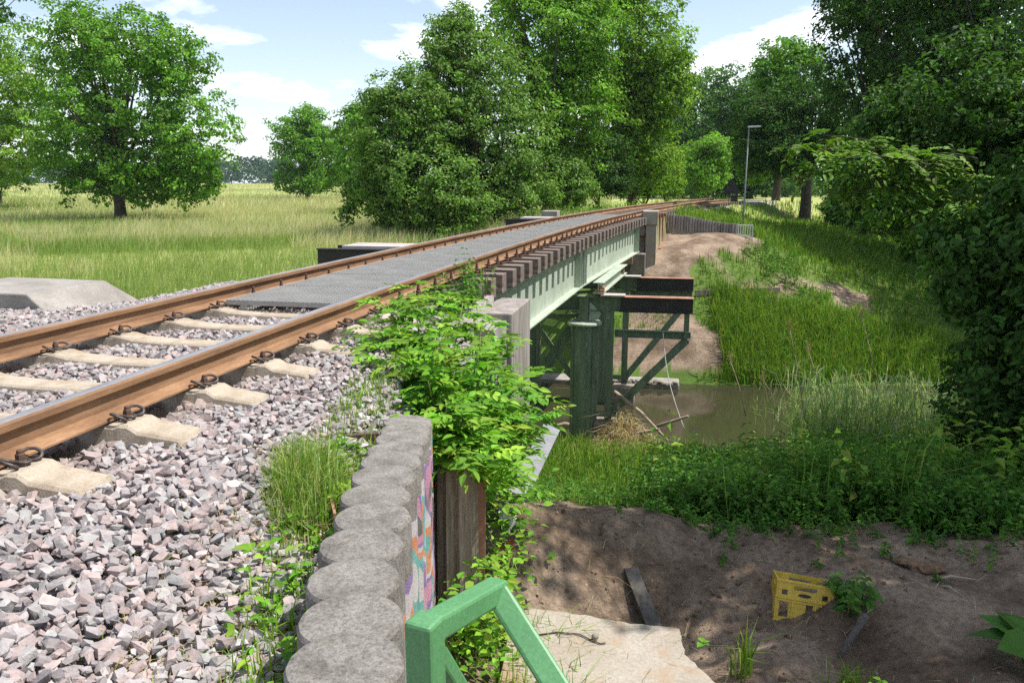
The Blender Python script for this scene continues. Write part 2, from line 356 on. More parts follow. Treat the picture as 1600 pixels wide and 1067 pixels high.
def ground_z(x, y, detail=True):
    x = np.asarray(x, float); y = np.asarray(y, float); x, y = np.broadcast_arrays(x, y)
    w = sst(-9.5, -6.8, x)
    far = sst(75, 110, np.hypot(x, y))
    base = meadow(x, y)
    t = tps(np.clip(x, -7, 42), np.clip(y, -6, 90))
    if detail:
        t = t+0.05*fbm(x*0.8, y*0.8, 11)+(0.085*fbm(x*2.3, y*2.3, 12, 5)+0.05*np.abs(fbm(x*4.5, y*4.5, 15, 3)))*sst(12, 7, y)*sst(3.6, 4.6, y+.5*sst(.3, 1.2, x)*2)+0.10*fbm(x*0.5, y*0.5, 13)*sst(8, 12, y)
    z = base*(1-w)+t*w
    rz = -0.9+0.5*fbm(x/40, y/40, 21)+1.0*sst(100, 300, np.hypot(x, y))
    z = z*(1-far*w)+rz*far*w
    u = lat(x, y)
    # near embankment up to the first abutment, cut off by the palisade
    e1 = np.where(u < -3.0, -0.42-(-3.0-u)/1.5, np.where(u < 0.55, -0.36, -0.36-0.10*sst(0.55, 1.6, u)))
    e1 = np.where((y < 9.1) & (x < wallx(y)), e1, -99)
    # far embankment from the second abutment on
    e2 = np.where(u < -3.0, -0.36-(-3.0-u)/1.6, np.where(u < 0.75, -0.30, -0.30-(u-0.75)/1.9))
    wing = (y < 31.05) & (u > 0.55)
    e2 = np.where((y > 28.05) & ~wing, e2, -99)
    return np.maximum(z, np.maximum(e1, e2))
def graded(parts):
    out = []
    for a, b, st in parts: out += list(np.arange(a, b, st))
    return np.array(out)
def geo(a, b, n): return list(np.geomspace(a, b, n))
gx = np.array([-v for v in geo(14, 1500, 26)][::-1] + list(np.arange(-13.6, -4, .4)) + list(np.arange(-4, -1.7, .12)) + list(np.arange(-1.7, 3.4, .055)) + list(np.arange(3.4, 14, .25)) + geo(14, 1500, 34))
gy = np.array([-v for v in geo(3, 300, 10)][::-1] + list(np.arange(-2.6, 1.2, .25)) + list(np.arange(1.2, 7.6, .055)) + list(np.arange(7.6, 10, .12)) + list(np.arange(10, 36, .22)) + geo(36.2, 2500, 60))
GX, GY = np.meshgrid(gx, gy)
GZ = ground_z(GX, GY)
nx, ny = len(gx), len(gy)
ii = np.arange(nx*ny).reshape(ny, nx)
quads = np.stack([ii[:-1, :-1], ii[:-1, 1:], ii[1:, 1:], ii[1:, :-1]], -1).reshape(-1, 4)
def inpoly(x, y, poly):
    x = np.asarray(x); r = np.zeros(x.shape, bool); n = len(poly)
    for i in range(n):
        (x1, y1), (x2, y2) = poly[i], poly[(i+1) % n]
        c = ((y1 > y) != (y2 > y)) & (x < (x2-x1)*(y-y1)/(y2-y1+1e-12)+x1); r ^= c
    return r
PATH_POLY = [(-.9, 26.6), (-1.6, 24.2), (1.75, 24.2), (1.7, 25.2), (1.0, 26.4), (1.0, 27.6), (1.9, 29.0), (3.5, 30.4), (3.9, 31.6), (2.8, 31.0), (0.0, 31.0), (-.6, 28.0)]
PATH2_POLY = [(3.0, 28.6), (4.2, 29.3), (6.2, 30.2), (7.3, 29.8), (7.0, 28.6), (5.8, 28.0), (5.6, 28.6), (5.9, 29.4)]
def dirt_mask(x, y):
    n = 0.35*fbm(x*1.3, y*1.3, 31)
    near = sst(6.25, 6.05, y+n+0.03*x)*sst(-1.25, -1.0, x-0.1*n)*sst(6, 4, x)
    wx = x+0.35*fbm(x*1.1, y*1.1, 41); wy = y+0.35*fbm(x*1.1, y*1.1, 43)
    p = (inpoly(wx, wy, PATH_POLY) | inpoly(wx, wy, PATH2_POLY)).astype(float)
    hill = 0.95*sst(1.0, 0.5, np.hypot((x-3.1)/2.3, (y-28.6)/1.5))*sst(-.15, .10, fbm(x*1.2, y*1.2, 47))
    return np.clip(np.maximum(np.maximum(near, p), hill), 0, 1)
DM = dirt_mask(GX, GY)
u_ = lat(GX, GY)
GM = (((GY < 9.2) & (GX < wallx(GY)+.05) & (u_ > -2.9)) | ((GY > 27.8) & (u_ > -3.0) & (u_ < 0.45) & (GY < 60))).astype(float)
gcol = np.stack([DM.ravel(), GM.ravel(), sst(20, 60, np.hypot(GX, GY)).ravel()], -1)
m, nt, b = new_mat('ground_soil')
a = nt.nodes.new('ShaderNodeAttribute'); a.attribute_name = 'Col'
sp = nt.nodes.new('ShaderNodeSeparateColor'); nt.links.new(a.outputs['Color'], sp.inputs[0])
n1 = noise_node(nt, 1.3, 8, 0.65); n2 = noise_node(nt, 22, 6, 0.7); n3 = noise_node(nt, 0.045, 6, 0.6); n5 = noise_node(nt, 0.5, 6, 0.65)
dirt = ramp(nt, n1.outputs['Fac'], [(0.32, (0.115, 0.080, 0.056)), (0.45, (0.19, 0.138, 0.098)), (0.56, (0.29, 0.22, 0.162)), (0.70, (0.40, 0.30, 0.215))])
dirt = mixrgb(nt, 0.6, dirt, ramp(nt, n2.outputs['Fac'], [(0.32, (0.35, 0.34, 0.33)), (0.5, (0.95, 0.95, 0.95)), (0.68, (1.5, 1.48, 1.45))]), 'MULTIPLY')
gf = ramp(nt, n3.outputs['Fac'], [(0.35, (0.20, 0.27, 0.065)), (0.5, (0.32, 0.34, 0.115)), (0.65, (0.41, 0.40, 0.17))])
gn = ramp(nt, n5.outputs['Fac'], [(0.3, (0.06, 0.115, 0.02)), (0.7, (0.12, 0.20, 0.04))])
geom = nt.nodes.new('ShaderNodeNewGeometry'); sxyz = nt.nodes.new('ShaderNodeSeparateXYZ'); nt.links.new(geom.outputs['Position'], sxyz.inputs[0])
isleft = nt.nodes.new('ShaderNodeMath'); isleft.operation = 'LESS_THAN'; isleft.inputs[1].default_value = -6.5; nt.links.new(sxyz.outputs[0], isleft.inputs[0])
gcolr = mixrgb(nt, isleft.outputs[0], gn, gf)
gcolr = mixrgb(nt, sp.outputs[2], gcolr, gf)
soil = dirt
c = mixrgb(nt, sp.outputs[0], gcolr, soil)
grav = ramp(nt, n2.outputs['Fac'], [(0.3, (0.16, 0.14, 0.135)), (0.5, (0.36, 0.32, 0.31)), (0.7, (0.50, 0.45, 0.43))])
c = mixrgb(nt, sp.outputs[1], c, grav)
nt.links.new(c, b.inputs['Base Color']); b.inputs['Roughness'].default_value = 0.97; b.inputs['Specular IOR Level'].default_value = 0.15
bump(nt, b, n2.outputs['Fac'], 0.9, 0.05)
M['ground'] = m
ground = np_mesh('ground', np.stack([GX.ravel(), GY.ravel(), GZ.ravel()], -1), quads, None, gcol, M['ground'], smooth=True)
tag(ground, 'grassy meadow, trodden soil and river banks under everything', 'ground', kind='structure')

# water
m, nt, b = new_mat('stream_water')
b.inputs['Base Color'].default_value = (0.036, 0.034, 0.019, 1); b.inputs['Roughness'].default_value = 0.03; b.inputs['IOR'].default_value = 1.33; b.inputs['Specular IOR Level'].default_value = 0.8
n1 = noise_node(nt, 3.0, 4, 0.6, stretch=(1, 1.8, 1)); bump(nt, b, n1.outputs['Fac'], 0.05, 0.03)
M['water'] = m
wx = np.linspace(-9, 40, 40); wy = np.linspace(16, 33, 24); WX, WY = np.meshgrid(wx, wy); ii = np.arange(WX.size).reshape(WX.shape)
water = np_mesh('stream_water', np.stack([WX.ravel(), WY.ravel(), np.full(WX.size, -5.0)], -1), np.stack([ii[:-1, :-1], ii[:-1, 1:], ii[1:, 1:], ii[1:, :-1]], -1).reshape(-1, 4), None, None, M['water'], smooth=True)
tag(water, 'shallow brown stream flowing under the railway bridge', 'water', kind='structure')
#==SPLIT==
ORD = lambda n: '%d%s' % (n, 'th' if 10 <= n % 100 <= 20 else {1: 'st', 2: 'nd', 3: 'rd'}.get(n % 10, 'th'))
# ------------------------------------------------------------------ rails
def make_rail(u0, label):
    prof = [(-.070, -.159), (-.070, -.150), (-.022, -.138), (-.009, -.122), (-.008, -.060), (-.012, -.050), (-.034, -.041), (-.0355, -.014), (-.029, -.003), (-.014, 0), (.014, 0), (.029, -.003), (.0355, -.014), (.034, -.041), (.012, -.050), (.008, -.060), (.009, -.122), (.022, -.138), (.070, -.150), (.070, -.159)]
    ss = np.concatenate([np.arange(-3, 30, .6), np.arange(30, 54, 1.0)])
    R = [[trk(s, u0+a, z) for a, z in prof] for s in ss]
    mb = MB(); n = len(prof); V = [p for r in R for p in r]
    for k in range(n):
        top = 1 if prof[k][1] > -.013 and prof[(k+1) % n][1] > -.013 else 0
        F = [(i*n+k, (i+1)*n+k, (i+1)*n+(k+1) % n, i*n+(k+1) % n) for i in range(len(ss)-1)]
        if k == 0: mb.add(V, F, top)
        else: mb.f += F; mb.m += [top]*len(F)
    o = mb.build('steel_rail', [M['rust'], M['rail_top']])
    return tag(o, label, 'rail', 'two rails of the railway track')
make_rail(0.0, 'rusty steel rail nearer the concrete posts, running onto the bridge timbers')
make_rail(-1.505, 'rusty steel rail on the meadow side of the track')

# ------------------------------------------------------------------ concrete sleepers with spring clips
def clip_mesh():
    mb = MB()
    half = [(0.0, .052, .020), (.016, .045, .020), (.020, .015, .024), (.028, -.018, .030), (.048, -.030, .040), (.074, -.018, .048), (.086, .012, .046), (.080, .042, .034), (.062, .052, .020), (.046, .040, .012), (.040, .016, .010)]
    pts = [(-a, b, z) for a, b, z in half[::-1]] + half[1:]
    P = np.array([(b, a, z) for a, b, z in pts])                       # x away from the rail, y along it
    t = np.linspace(0, len(P)-1, 44); P = np.stack([np.interp(t, np.arange(len(P)), P[:, k]) for k in range(3)], -1)
    mb.tube(P, .0075, 6); return mb
def bolt_mesh(h=.05, r=.013):
    mb = MB()
    hexa = lambda rr, z: [(rr*math.cos(k*math.pi/3), rr*math.sin(k*math.pi/3), z) for k in range(6)]
    cir = lambda rr, z: [(rr*math.cos(k*math.pi/5), rr*math.sin(k*math.pi/5), z) for k in range(10)]
    mb.rings([cir(r*2.1, -.004), cir(r*2.1, .006), cir(r*1.8, .010)]); mb.rings([hexa(r*1.55, .011), hexa(r*1.55, .034), hexa(r*1.3, .038)]); mb.rings([cir(r, .039), cir(r, h), cir(r*.7, h+.003)])
    return mb
SX = -0.7525
def make_concrete_sleeper():
    r = empty('concrete_sleeper')
    st = [(1.2, -.235, .095, .13), (1.19, -.212, .10, .14), (.98, -.190, .105, .145), (.93, -.163, .10, .145), (.885, -.163, .10, .145), (.86, -.172, .10, .145), (.64, -.172, .10, .145), (.615, -.163, .10, .145), (.57, -.165, .10, .145), (.48, -.186, .095, .14), (.2, -.200, .09, .135)]
    st = [(-x, z, a, b) for x, z, a, b in st]+[(x, z, a, b) for x, z, a, b in st[::-1]]
    R = [[(x, -b, -.40), (x, -a, z-.012), (x, -a+.014, z), (x, a-.014, z), (x, a, z-.012), (x, b, -.40)] for x, z, a, b in st]
    mb = MB(); mb.rings(R); mb.build('sleeper_body', M['sleeper_concrete'], r, local=True)
    cm = bm_ = None
    for ru in (-.7525, .7525):
        for sd in (-1, 1):
            if cm is None:
                c = clip_mesh().build('rail_clip', M['clip'], r, smooth=True, local=True); cm = c.data
                k = bolt_mesh(.05, .012).build('bolt', M['dark_rust'], c, local=True); bm_ = k.data
            else:
                c = bpy.data.objects.new('rail_clip', cm); COL.objects.link(c); c.parent = r
                k = bpy.data.objects.new('bolt', bm_); COL.objects.link(k); k.parent = c
            c.location = (ru+sd*.098, 0, -.168); c.rotation_euler = (0, 0, 0 if sd > 0 else math.pi); k.location = (.012, 0, .016)
    return r
S0, SSP = 2.5669, .6368
proto = make_concrete_sleeper()
for k in range(-2, 7):
    o = proto if k == -2 else copy_tree(proto)
    s = S0+SSP*k; p = trk(s, SX); o.location = p; o.rotation_euler = (0, 0, -head(s))
    tag(o, 'pale concrete sleeper in the ballast, %s before the walkway grating' % ORD(7-k), 'sleeper', 'concrete sleepers before the bridge')
fm = None
for k in range(40):
    s = 28.4+.63*k
    if fm is None:
        mb = MB(); mb.span((-1.25, -.13, -.36), (1.25, .13, -.168)); o = mb.build('far_sleeper', M['timber']); fm = o.data
    else: o = bpy.data.objects.new('far_sleeper', fm); COL.objects.link(o)
    o.location = trk(s, SX); o.rotation_euler = (0, 0, -head(s))
    tag(o, 'dark sleeper of the curving track beyond the bridge', 'sleeper', 'sleepers beyond the bridge')

# ------------------------------------------------------------------ bridge timbers
def make_bridge_sleeper():
    r = empty('bridge_sleeper')
    mb = MB(); mb.span((-1.2, -.115, -.425), (1.2, .115, -.186)); mb.build('timber', M['timber'], r, bevel=.008, local=True)
    fmesh = None
    for ru in (-.7525, .7525):
        if fmesh is None:
            mb = MB(); mb.box((0, 0, -.1775), (.36, .16, .018))
            for sd in (-1, 1):
                mb.box((sd*.085, 0, -.157), (.03, .11, .022)); mb.box((sd*.072, 0, -.138), (.06, .06, .016))
                for yy in (-.05, .05): mb.tube([(sd*.15, yy, -.168), (sd*.15, yy, -.148)], .02, 7)
            f = mb.build('rail_fastening', M['dark_rust'], r, local=True); fmesh = f.data
            bs = []
            for sd in (-1, 1):
                bo = bolt_mesh(.075, .013).build('bolt', M['dark_rust'], f, local=True); bo.location = (sd*.088, 0, -.132); bs.append(bo)
        else:
            f = bpy.data.objects.new('rail_fastening', fmesh); COL.objects.link(f); f.parent = r
            for sd, b0 in zip((-1, 1), bs):
                bo = bpy.data.objects.new('bolt', b0.data); COL.objects.link(bo); bo.parent = f; bo.location = b0.location
        f.location = (ru, 0, 0)
    return r
B0, BSP, NB = 7.04, .5536, 37
proto = make_bridge_sleeper()
for k in range(NB):
    o = proto if k == 0 else copy_tree(proto)
    s = B0+BSP*k; p = trk(s, SX); o.location = p+np.array([random.uniform(-.012, .012), 0, random.uniform(-.003, .0)]); o.rotation_euler = (0, 0, -head(s)+random.uniform(-.01, .01))
    tag(o, 'dark weathered timber sleeper on the bridge, %s from the near end' % ORD(k+1), 'sleeper', 'timber sleepers on the bridge')

# ------------------------------------------------------------------ walkway gratings
def grating_meshes(w=1.16, l=1.07):
    A = MB(); B = MB(); C = MB()
    for x in np.linspace(-w/2, w/2, 29): A.box((x, 0, -.018), (.007, l, .034))
    for y in np.linspace(-l/2, l/2, 25): B.box((0, y, -.0125), (w, .010, .021))
    for x in (-w/2-.004, w/2+.004): C.box((x, 0, -.022), (.006, l+.01, .044))
    for y in (-l/2-.004, l/2+.004): C.box((0, y, -.022), (w+.02, .006, .044))
    for x in (-.42, .42): C.box((x, 0, -.066), (.07, l, .042))
    return A, B, C
A, B, C = grating_meshes()
meshes = None; S_G = 6.98
for k in range(19):
    s = S_G+1.088*k
    r = empty('walkway_grating', trk(s, SX-.005, -.098), -head(s)+random.uniform(-.003, .003))
    r.location.z += random.uniform(-.004, .004)
    tag(r, 'grey steel walkway grating panel between the rails, %s from the near end' % ORD(k+1), 'grating', 'grating panels along the bridge')
    if meshes is None:
        meshes = [A.build('bearing_bars', M['grating'], r, local=True).data, B.build('cross_bars', M['grating'], r, local=True).data, C.build('edge_frame', M['grating'], r, local=True).data]
    else:
        for nm, me in zip(('bearing_bars', 'cross_bars', 'edge_frame'), meshes):
            o = bpy.data.objects.new(nm, me); COL.objects.link(o); o.parent = r

# ------------------------------------------------------------------ plate girders
def make_girder(uw, side, label):
    r = empty('plate_girder', trk(9.3, uw, -1.33)); tag(r, label, 'girder', 'main girders of the bridge')
    for sa, sb in ((9.25, 17.55), (17.62, 27.0)):
        a = trk(sa, uw); b = trk(sb, uw); d = (b-a)/np.linalg.norm(b-a); n = np.array([d[1], -d[0], 0])
        z = lambda v: np.array([0, 0, v])
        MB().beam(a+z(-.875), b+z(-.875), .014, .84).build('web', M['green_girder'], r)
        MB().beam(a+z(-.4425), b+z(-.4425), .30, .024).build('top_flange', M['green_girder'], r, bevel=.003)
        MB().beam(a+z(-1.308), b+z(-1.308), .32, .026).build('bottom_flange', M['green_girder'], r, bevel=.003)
        L = np.linalg.norm(b-a)
        for t in ((.06, L-.10, L-.34) if sa < 10 else (.10, .34, L-.08, L-.30)):
            for sd in (-1, 1):
                c = a+d*t+n*sd*.077
                MB().box(c+z(-.875), (.138, .014, .838), (n, d, (0, 0, 1))).build('stiffener', M['green_girder'], r)
    return r
make_girder(.10, 1, 'pale green riveted plate girder on the stream side, below the timber ends')
make_girder(-1.605, -1, 'green plate girder on the meadow side, mostly hidden under the deck')

# ------------------------------------------------------------------ trestle pier
pr = empty('trestle_pier', (-1.75, 17.3, -5.0)); tag(pr, 'dark green steel trestle pier with round column and braces in the stream bed', 'pier')
def part(name, fn, mat, parent, **k):
    mb = MB(); fn(mb); return mb.build(name, mat, parent, **k)
def A3(px, py, Y): return at(px, py, Y=Y)
for Y, rr, cx in ((17.3, .31, -1.69), (21.5, .28, -1.62), (17.3, .31, -3.75), (21.5, .28, -3.6)):
    def col(mb, n=12):
        ring = lambda q, z: [(cx+q*math.cos(t), Y+q*math.sin(t), z) for t in np.arange(n)*2*math.pi/n+.2]
        mb.rings([ring(rr, -5.6), ring(rr, -2.13)])
        for t in np.arange(0, 4)*math.pi/2+.75: mb.tube([(cx+(rr+.01)*math.cos(t), Y+(rr+.01)*math.sin(t), -5.5), (cx+(rr+.01)*math.cos(t), Y+(rr+.01)*math.sin(t), -2.14)], .028, 6)
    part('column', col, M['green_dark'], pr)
    def cap(mb):
        ring = lambda q, z: [(cx+q*math.cos(t), Y+q*math.sin(t), z) for t in np.arange(28)*2*math.pi/28]
        mb.rings([ring(rr*1.15, -2.125), ring(rr*1.24, -2.11), ring(rr*1.24, -2.075), ring(rr*1.15, -2.055), ring(rr*.5, -2.045)])
    part('column_cap', cap, M['green_girder'], pr, smooth=False)
    def stub(mb):
        mb.ibeam((cx-.02, Y, -2.05), (cx-.02, Y, -1.50), .2, .22, .016, up=(0, 1, 0))
    part('stub', stub, M['green_dark'], pr)
    def gus(mb):
        a = np.array([cx+.10, Y-.06, -2.04]); P = [a, a+(.20, 0, .03), a+(.26, 0, .17), a+(.04, 0, .40), a+(0, 0, .42)]
        mb.rings([P, [p+(0, .014, 0) for p in P]])
    part('gusset', gus, M['green_girder'], pr)
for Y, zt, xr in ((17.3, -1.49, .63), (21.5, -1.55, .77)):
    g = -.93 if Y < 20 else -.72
    part('crossbeam', lambda mb: mb.ibeam((-5.0, Y, zt-.16), (g, Y, zt-.16), .24, .32, .02), M['green_dark'], pr)
    part('tarred_beam', lambda mb: (mb.box(((g+xr)/2+.002, Y, zt-.155), (xr-g-.01, .25, .30)), mb.box(((g+xr)/2, Y, zt-.312), (xr-g, .30, .018))), M['tarred'], pr, bevel=.004)
    part('sunlit_flange', lambda mb: mb.box(((g+xr)/2, Y, zt+.006), (xr-g+.02, .31, .014)), M['rusty_sheet'], pr)  # top flange of the black beam, sunlight put into its paler colour
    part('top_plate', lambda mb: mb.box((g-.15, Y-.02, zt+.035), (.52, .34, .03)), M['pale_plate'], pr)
    part('packing_block', lambda mb: (mb.box((g-.44, Y, zt+.10), (.20, .26, .10)), mb.box((g-.40, Y-.02, zt+.18), (.12, .16, .07))), M['rusty_sheet'], pr, bevel=.004)
    x1 = -1.13 if Y < 20 else -.99
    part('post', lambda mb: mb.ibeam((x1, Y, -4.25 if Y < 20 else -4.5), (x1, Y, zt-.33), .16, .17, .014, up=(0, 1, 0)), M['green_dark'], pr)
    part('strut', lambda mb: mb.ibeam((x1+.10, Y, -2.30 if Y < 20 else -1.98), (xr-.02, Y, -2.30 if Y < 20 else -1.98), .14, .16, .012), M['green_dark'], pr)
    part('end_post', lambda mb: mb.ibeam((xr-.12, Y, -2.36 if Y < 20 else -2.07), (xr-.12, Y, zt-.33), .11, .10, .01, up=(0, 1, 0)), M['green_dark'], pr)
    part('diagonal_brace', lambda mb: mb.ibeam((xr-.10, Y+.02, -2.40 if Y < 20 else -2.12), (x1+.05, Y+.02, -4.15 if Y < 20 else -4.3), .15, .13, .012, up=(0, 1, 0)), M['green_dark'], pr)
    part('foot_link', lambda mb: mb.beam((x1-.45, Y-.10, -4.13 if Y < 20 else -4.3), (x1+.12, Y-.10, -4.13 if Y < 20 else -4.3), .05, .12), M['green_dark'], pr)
    part('concrete_foot', lambda mb: mb.span((x1-.3, Y-.3, -5.6), (x1+.3, Y+.3, -4.3 if Y < 20 else -4.55)), M['masonry'], pr, bevel=.03)
part('longitudinal_beam', lambda mb: mb.ibeam((-1.40, 17.15, -1.30), (-1.12, 21.9, -1.36), .24, .24, .018), M['green_girder'], pr)
for (p, q, w) in (((893, 512), (800, 640), .20), ((833, 500), (895, 588), .11), ((862, 470), (905, 463), .10), ((850, 495), (905, 492), .08), ((838, 640), (890, 690), .14)):
    part('diagonal_brace', lambda mb: mb.beam(A3(*p, 17.45), A3(*q, 17.45), w*.5, w), M['green_dark'], pr)
    part('diagonal_brace', lambda mb: mb.beam(A3(*p, 17.45)+(.15, 4.1, 0), A3(*q, 17.45)+(.15, 4.1, 0), w*.5, w), M['green_dark'], pr)

# hanging rope
p0 = at(1036, 520, Y=17.15); p1 = at(1070, 672, Y=16.6)
P = [p0+(p1-p0)*t+np.array([-.10*math.sin(t*math.pi), 0, 0]) for t in np.linspace(0, 1, 14)]
tag(part('hanging_rope', lambda mb: mb.tube(P, .010, 6), M['white_paint'], None, smooth=True), 'thin pale rope hanging from the lower strut of the trestle', 'rope')

# ------------------------------------------------------------------ near abutment
ab = empty('near_abutment', (-2.5, 8.6, -3.0)); tag(ab, 'grey concrete abutment block beside the first bridge timbers, half hidden by a shrub', 'abutment')
part('cap_block', lambda mb: mb.span((-2.06, 8.62, -2.6), (-1.66, 9.85, -.50)), M['streaked_concrete'], ab, bevel=.018)
part('wall', lambda mb: mb.span((-5.2, 8.0, -5.2), (-1.72, 9.12, -.58)), M['concrete'], ab)
part('bearing_seat', lambda mb: mb.span((-5.0, 9.12, -4.9), (-1.9, 9.75, -1.36)), M['concrete'], ab)

# ------------------------------------------------------------------ far abutment
fa = empty('far_abutment', (-1.2, 28.2, -2.5)); tag(fa, 'pale concrete and stone abutment with capped pillar at the far bridge end', 'abutment')
part('pillar_cap', lambda mb: (mb.span((-.80, 27.75, -.46), (-.28, 28.9, .0)), ), M['light_concrete'], fa, bevel=.02)
part('cap_step', lambda mb: mb.rings([[(-1.35, y, -.46), (-.803, y, -.46), (-.803, y, -.08), (-.95, y, -.22), (-1.35, y, -.24)] for y in (27.85, 28.8)]), M['concrete'], fa)
part('pillar', lambda mb: mb.span((-.68, 27.82, -3.4), (-.32, 28.75, -.462)), M['light_concrete'], fa, bevel=.012)
part('core_wall', lambda mb: mb.span((-4.9, 28.02, -4.5), (-.70, 28.9, -.48)), M['masonry'], fa)
bmsh = None
for r_ in range(6):
    for c_ in range(5):
        x0 = -.69-(c_+.5*(r_ % 2)+1)*.52; z0 = -.50-(r_+1)*.345
        x1 = min(x0+.505, -.69)
        mb = MB(); mb.span((x0, 27.93+random.uniform(-.012, .012), z0), (x1, 28.04, z0+.33)); mb.build('stone_block', M['masonry'], fa, bevel=.012)
part('bearing_block', lambda mb: mb.span((-1.78, 27.15, -1.76), (-1.08, 27.9, -1.335)), M['light_concrete'], fa, bevel=.012)
part('stepped_block', lambda mb: mb.span((-1.15, 27.3, -2.6), (-.66, 27.92, -1.42)), M['masonry'], fa, bevel=.02)
part('wing_cap', lambda mb: mb.span((-4.3, 27.8, -.6), (-3.75, 28.7, -.02)), M['concrete'], fa, bevel=.02)

# far wing: rusty sheets along the track, grey palisade across
ws = empty('rusty_sheet_wall', (-.1, 29.5, -1.5)); tag(ws, 'row of rusty brown sheet panels between far abutment and grey palisade', 'retaining wall')
for k in range(6):
    y0 = 28.92+k*.35; x0 = -.32+.05*k
    part('panel', lambda mb: mb.span((x0-.03+(k % 2)*.035, y0, -2.2), (x0+.03+(k % 2)*.035, y0+.335, -.10-.012*k)), M['rusty_sheet'], ws, bevel=.006)
part('ledge', lambda mb: mb.beam((-.20, 28.9, -1.36), (.02, 30.9, -1.06), .12, .05), M['rusty_sheet'], ws)
wp = empty('palisade_fence', (1.3, 31.0, -1.4)); tag(wp, 'weathered grey post palisade holding the far embankment, lower towards the lamp', 'retaining wall')
for k in range(25):
    x = .07+k*.104; zt = -.215-.33*sst(0, 2.5, x)+random.uniform(-.004, .004)
    part('post', lambda mb: mb.rings([[(x+.053*math.cos(t), 31.0+.012*math.sin(k*2.1)+.05*math.sin(t), z) for t in np.arange(8)*math.pi/4] for z in (-1.9, zt)]), M['streaked_concrete'], wp)
fr = empty('metal_railing', (2.9, 30.9, -1.1)); tag(fr, 'small pale metal railing panel in front of the lamp post', 'railing')
for z in (-.60, -1.02): part('rail', lambda mb: mb.beam((2.64, 30.9, z), (3.16, 30.9, z), .04, .04), M['white_paint'], fr)
for k in range(7): part('bar', lambda mb: mb.span((2.63+k*.085, 30.86, -1.25), (2.663+k*.085, 30.9, -.585)), M['white_paint'], fr)

# lamp and sign
lp = empty('street_lamp', (2.86, 31.6, -1.2)); tag(lp, 'slim grey street lamp beside the far path', 'street lamp')
part('pole', lambda mb: mb.tube([(2.86, 31.6, -1.6), (2.87, 31.6, .5), (2.89, 31.6, 2.98)], [.036, .030, .022], 8), M['lamp_grey'], lp, smooth=True)
part('lamp_head', lambda mb: mb.rings([[(x, 31.6+a*w, 2.98+b*h+.03*(x-2.8)) for a, b in ((-1, -1), (1, -1), (1, .6), (.5, 1), (-.5, 1), (-1, .6))] for x, w, h in ((2.84, .04, .02), (2.95, .07, .03), (3.25, .075, .025), (3.32, .05, .012))]), M['galv'], lp)
sg = empty('triangle_sign', (3.9, 50, -1.0)); tag(sg, 'black triangular railway board on a post beside the far track', 'sign')
p = at(1143, 302, Y=50)
part('post', lambda mb: mb.tube([(p[0], 50, -1.2), (p[0], 50, p[2]+.3)], .035, 8), M['galv'], sg)
part('board', lambda mb: mb.rings([[(p[0]-.52, y, p[2]-.05), (p[0]+.52, y, p[2]-.05), (p[0], y, p[2]+.85)] for y in (49.93, 49.955)]), M['black'], sg)
part('small_plate', lambda mb: mb.span((p[0]-.02, 49.93, p[2]-.50), (p[0]+.36, 49.955, p[2]-.12)), M['black'], sg)

# ------------------------------------------------------------------ dark platforms on the meadow side
for (xl, xr_, Y, z, lab) in ((-6.42, -4.55, 14.0, -.27, 'black steel platform with grey plank top beside the near part of the bridge'), (-4.92, -3.5, 24.5, -.165, 'black steel platform with grey top further along the meadow side')):
    pf = empty('service_platform', ((xl+xr_)/2, Y+.5, z-1)); tag(pf, lab, 'platform', 'platforms beside the bridge')
    part('edge_beam', lambda mb: (mb.span((xl, Y, z-.30), (xr_, Y+.10, z-.02)), mb.span((xl-.01, Y-.03, z-.022), (xr_, Y+.16, z))), M['tarred'], pf)
    part('rear_beam', lambda mb: mb.span((xl, Y+.95, z-.30), (xr_, Y+1.05, z-.01)), M['tarred'], pf)
    for k in range(5):
        part('plank', lambda mb: mb.span((xl+.42, Y+.17+k*.17, z-.02), (xr_, Y+.33+k*.17, z+.045+random.uniform(-.004, .004))), M['pale_plate'], pf, bevel=.005)
    part('support_post', lambda mb: (mb.span((xl+.1, Y+.4, -3.0), (xl+.3, Y+.6, z-.301))), M['tarred'], pf)

# concrete block on the meadow side of the track
def lump(mb):
    sec = lambda y, t: [(-5.32, y, -.60), (-5.34, y, -.30), (-5.62, y, -.045-t), (-6.75, y, -.035-t), (-6.95, y, -.60)]
    mb.rings([sec(6.12, 0), sec(7.15, 0), [(-5.38, 7.42, -.60), (-5.40, 7.42, -.30), (-5.60, 7.40, -.20), (-6.7, 7.42, -.20), (-6.85, 7.42, -.60)]])
tag(part('concrete_block', lump, M['concrete'], None, bevel=.015), 'long chamfered concrete block lying beside the meadow-side rail', 'concrete block')
rp_ = at(4, 478, z=-.25)
tag(part('rust_post', lambda mb: mb.ibeam((rp_[0]+.28, 5.98, -.6), (rp_[0]+.28, 5.98, -.10), .10, .10, .012, up=(0, 1, 0)), M['rusty_sheet'], None), 'short rusty steel post in front of the chamfered concrete block', 'post')

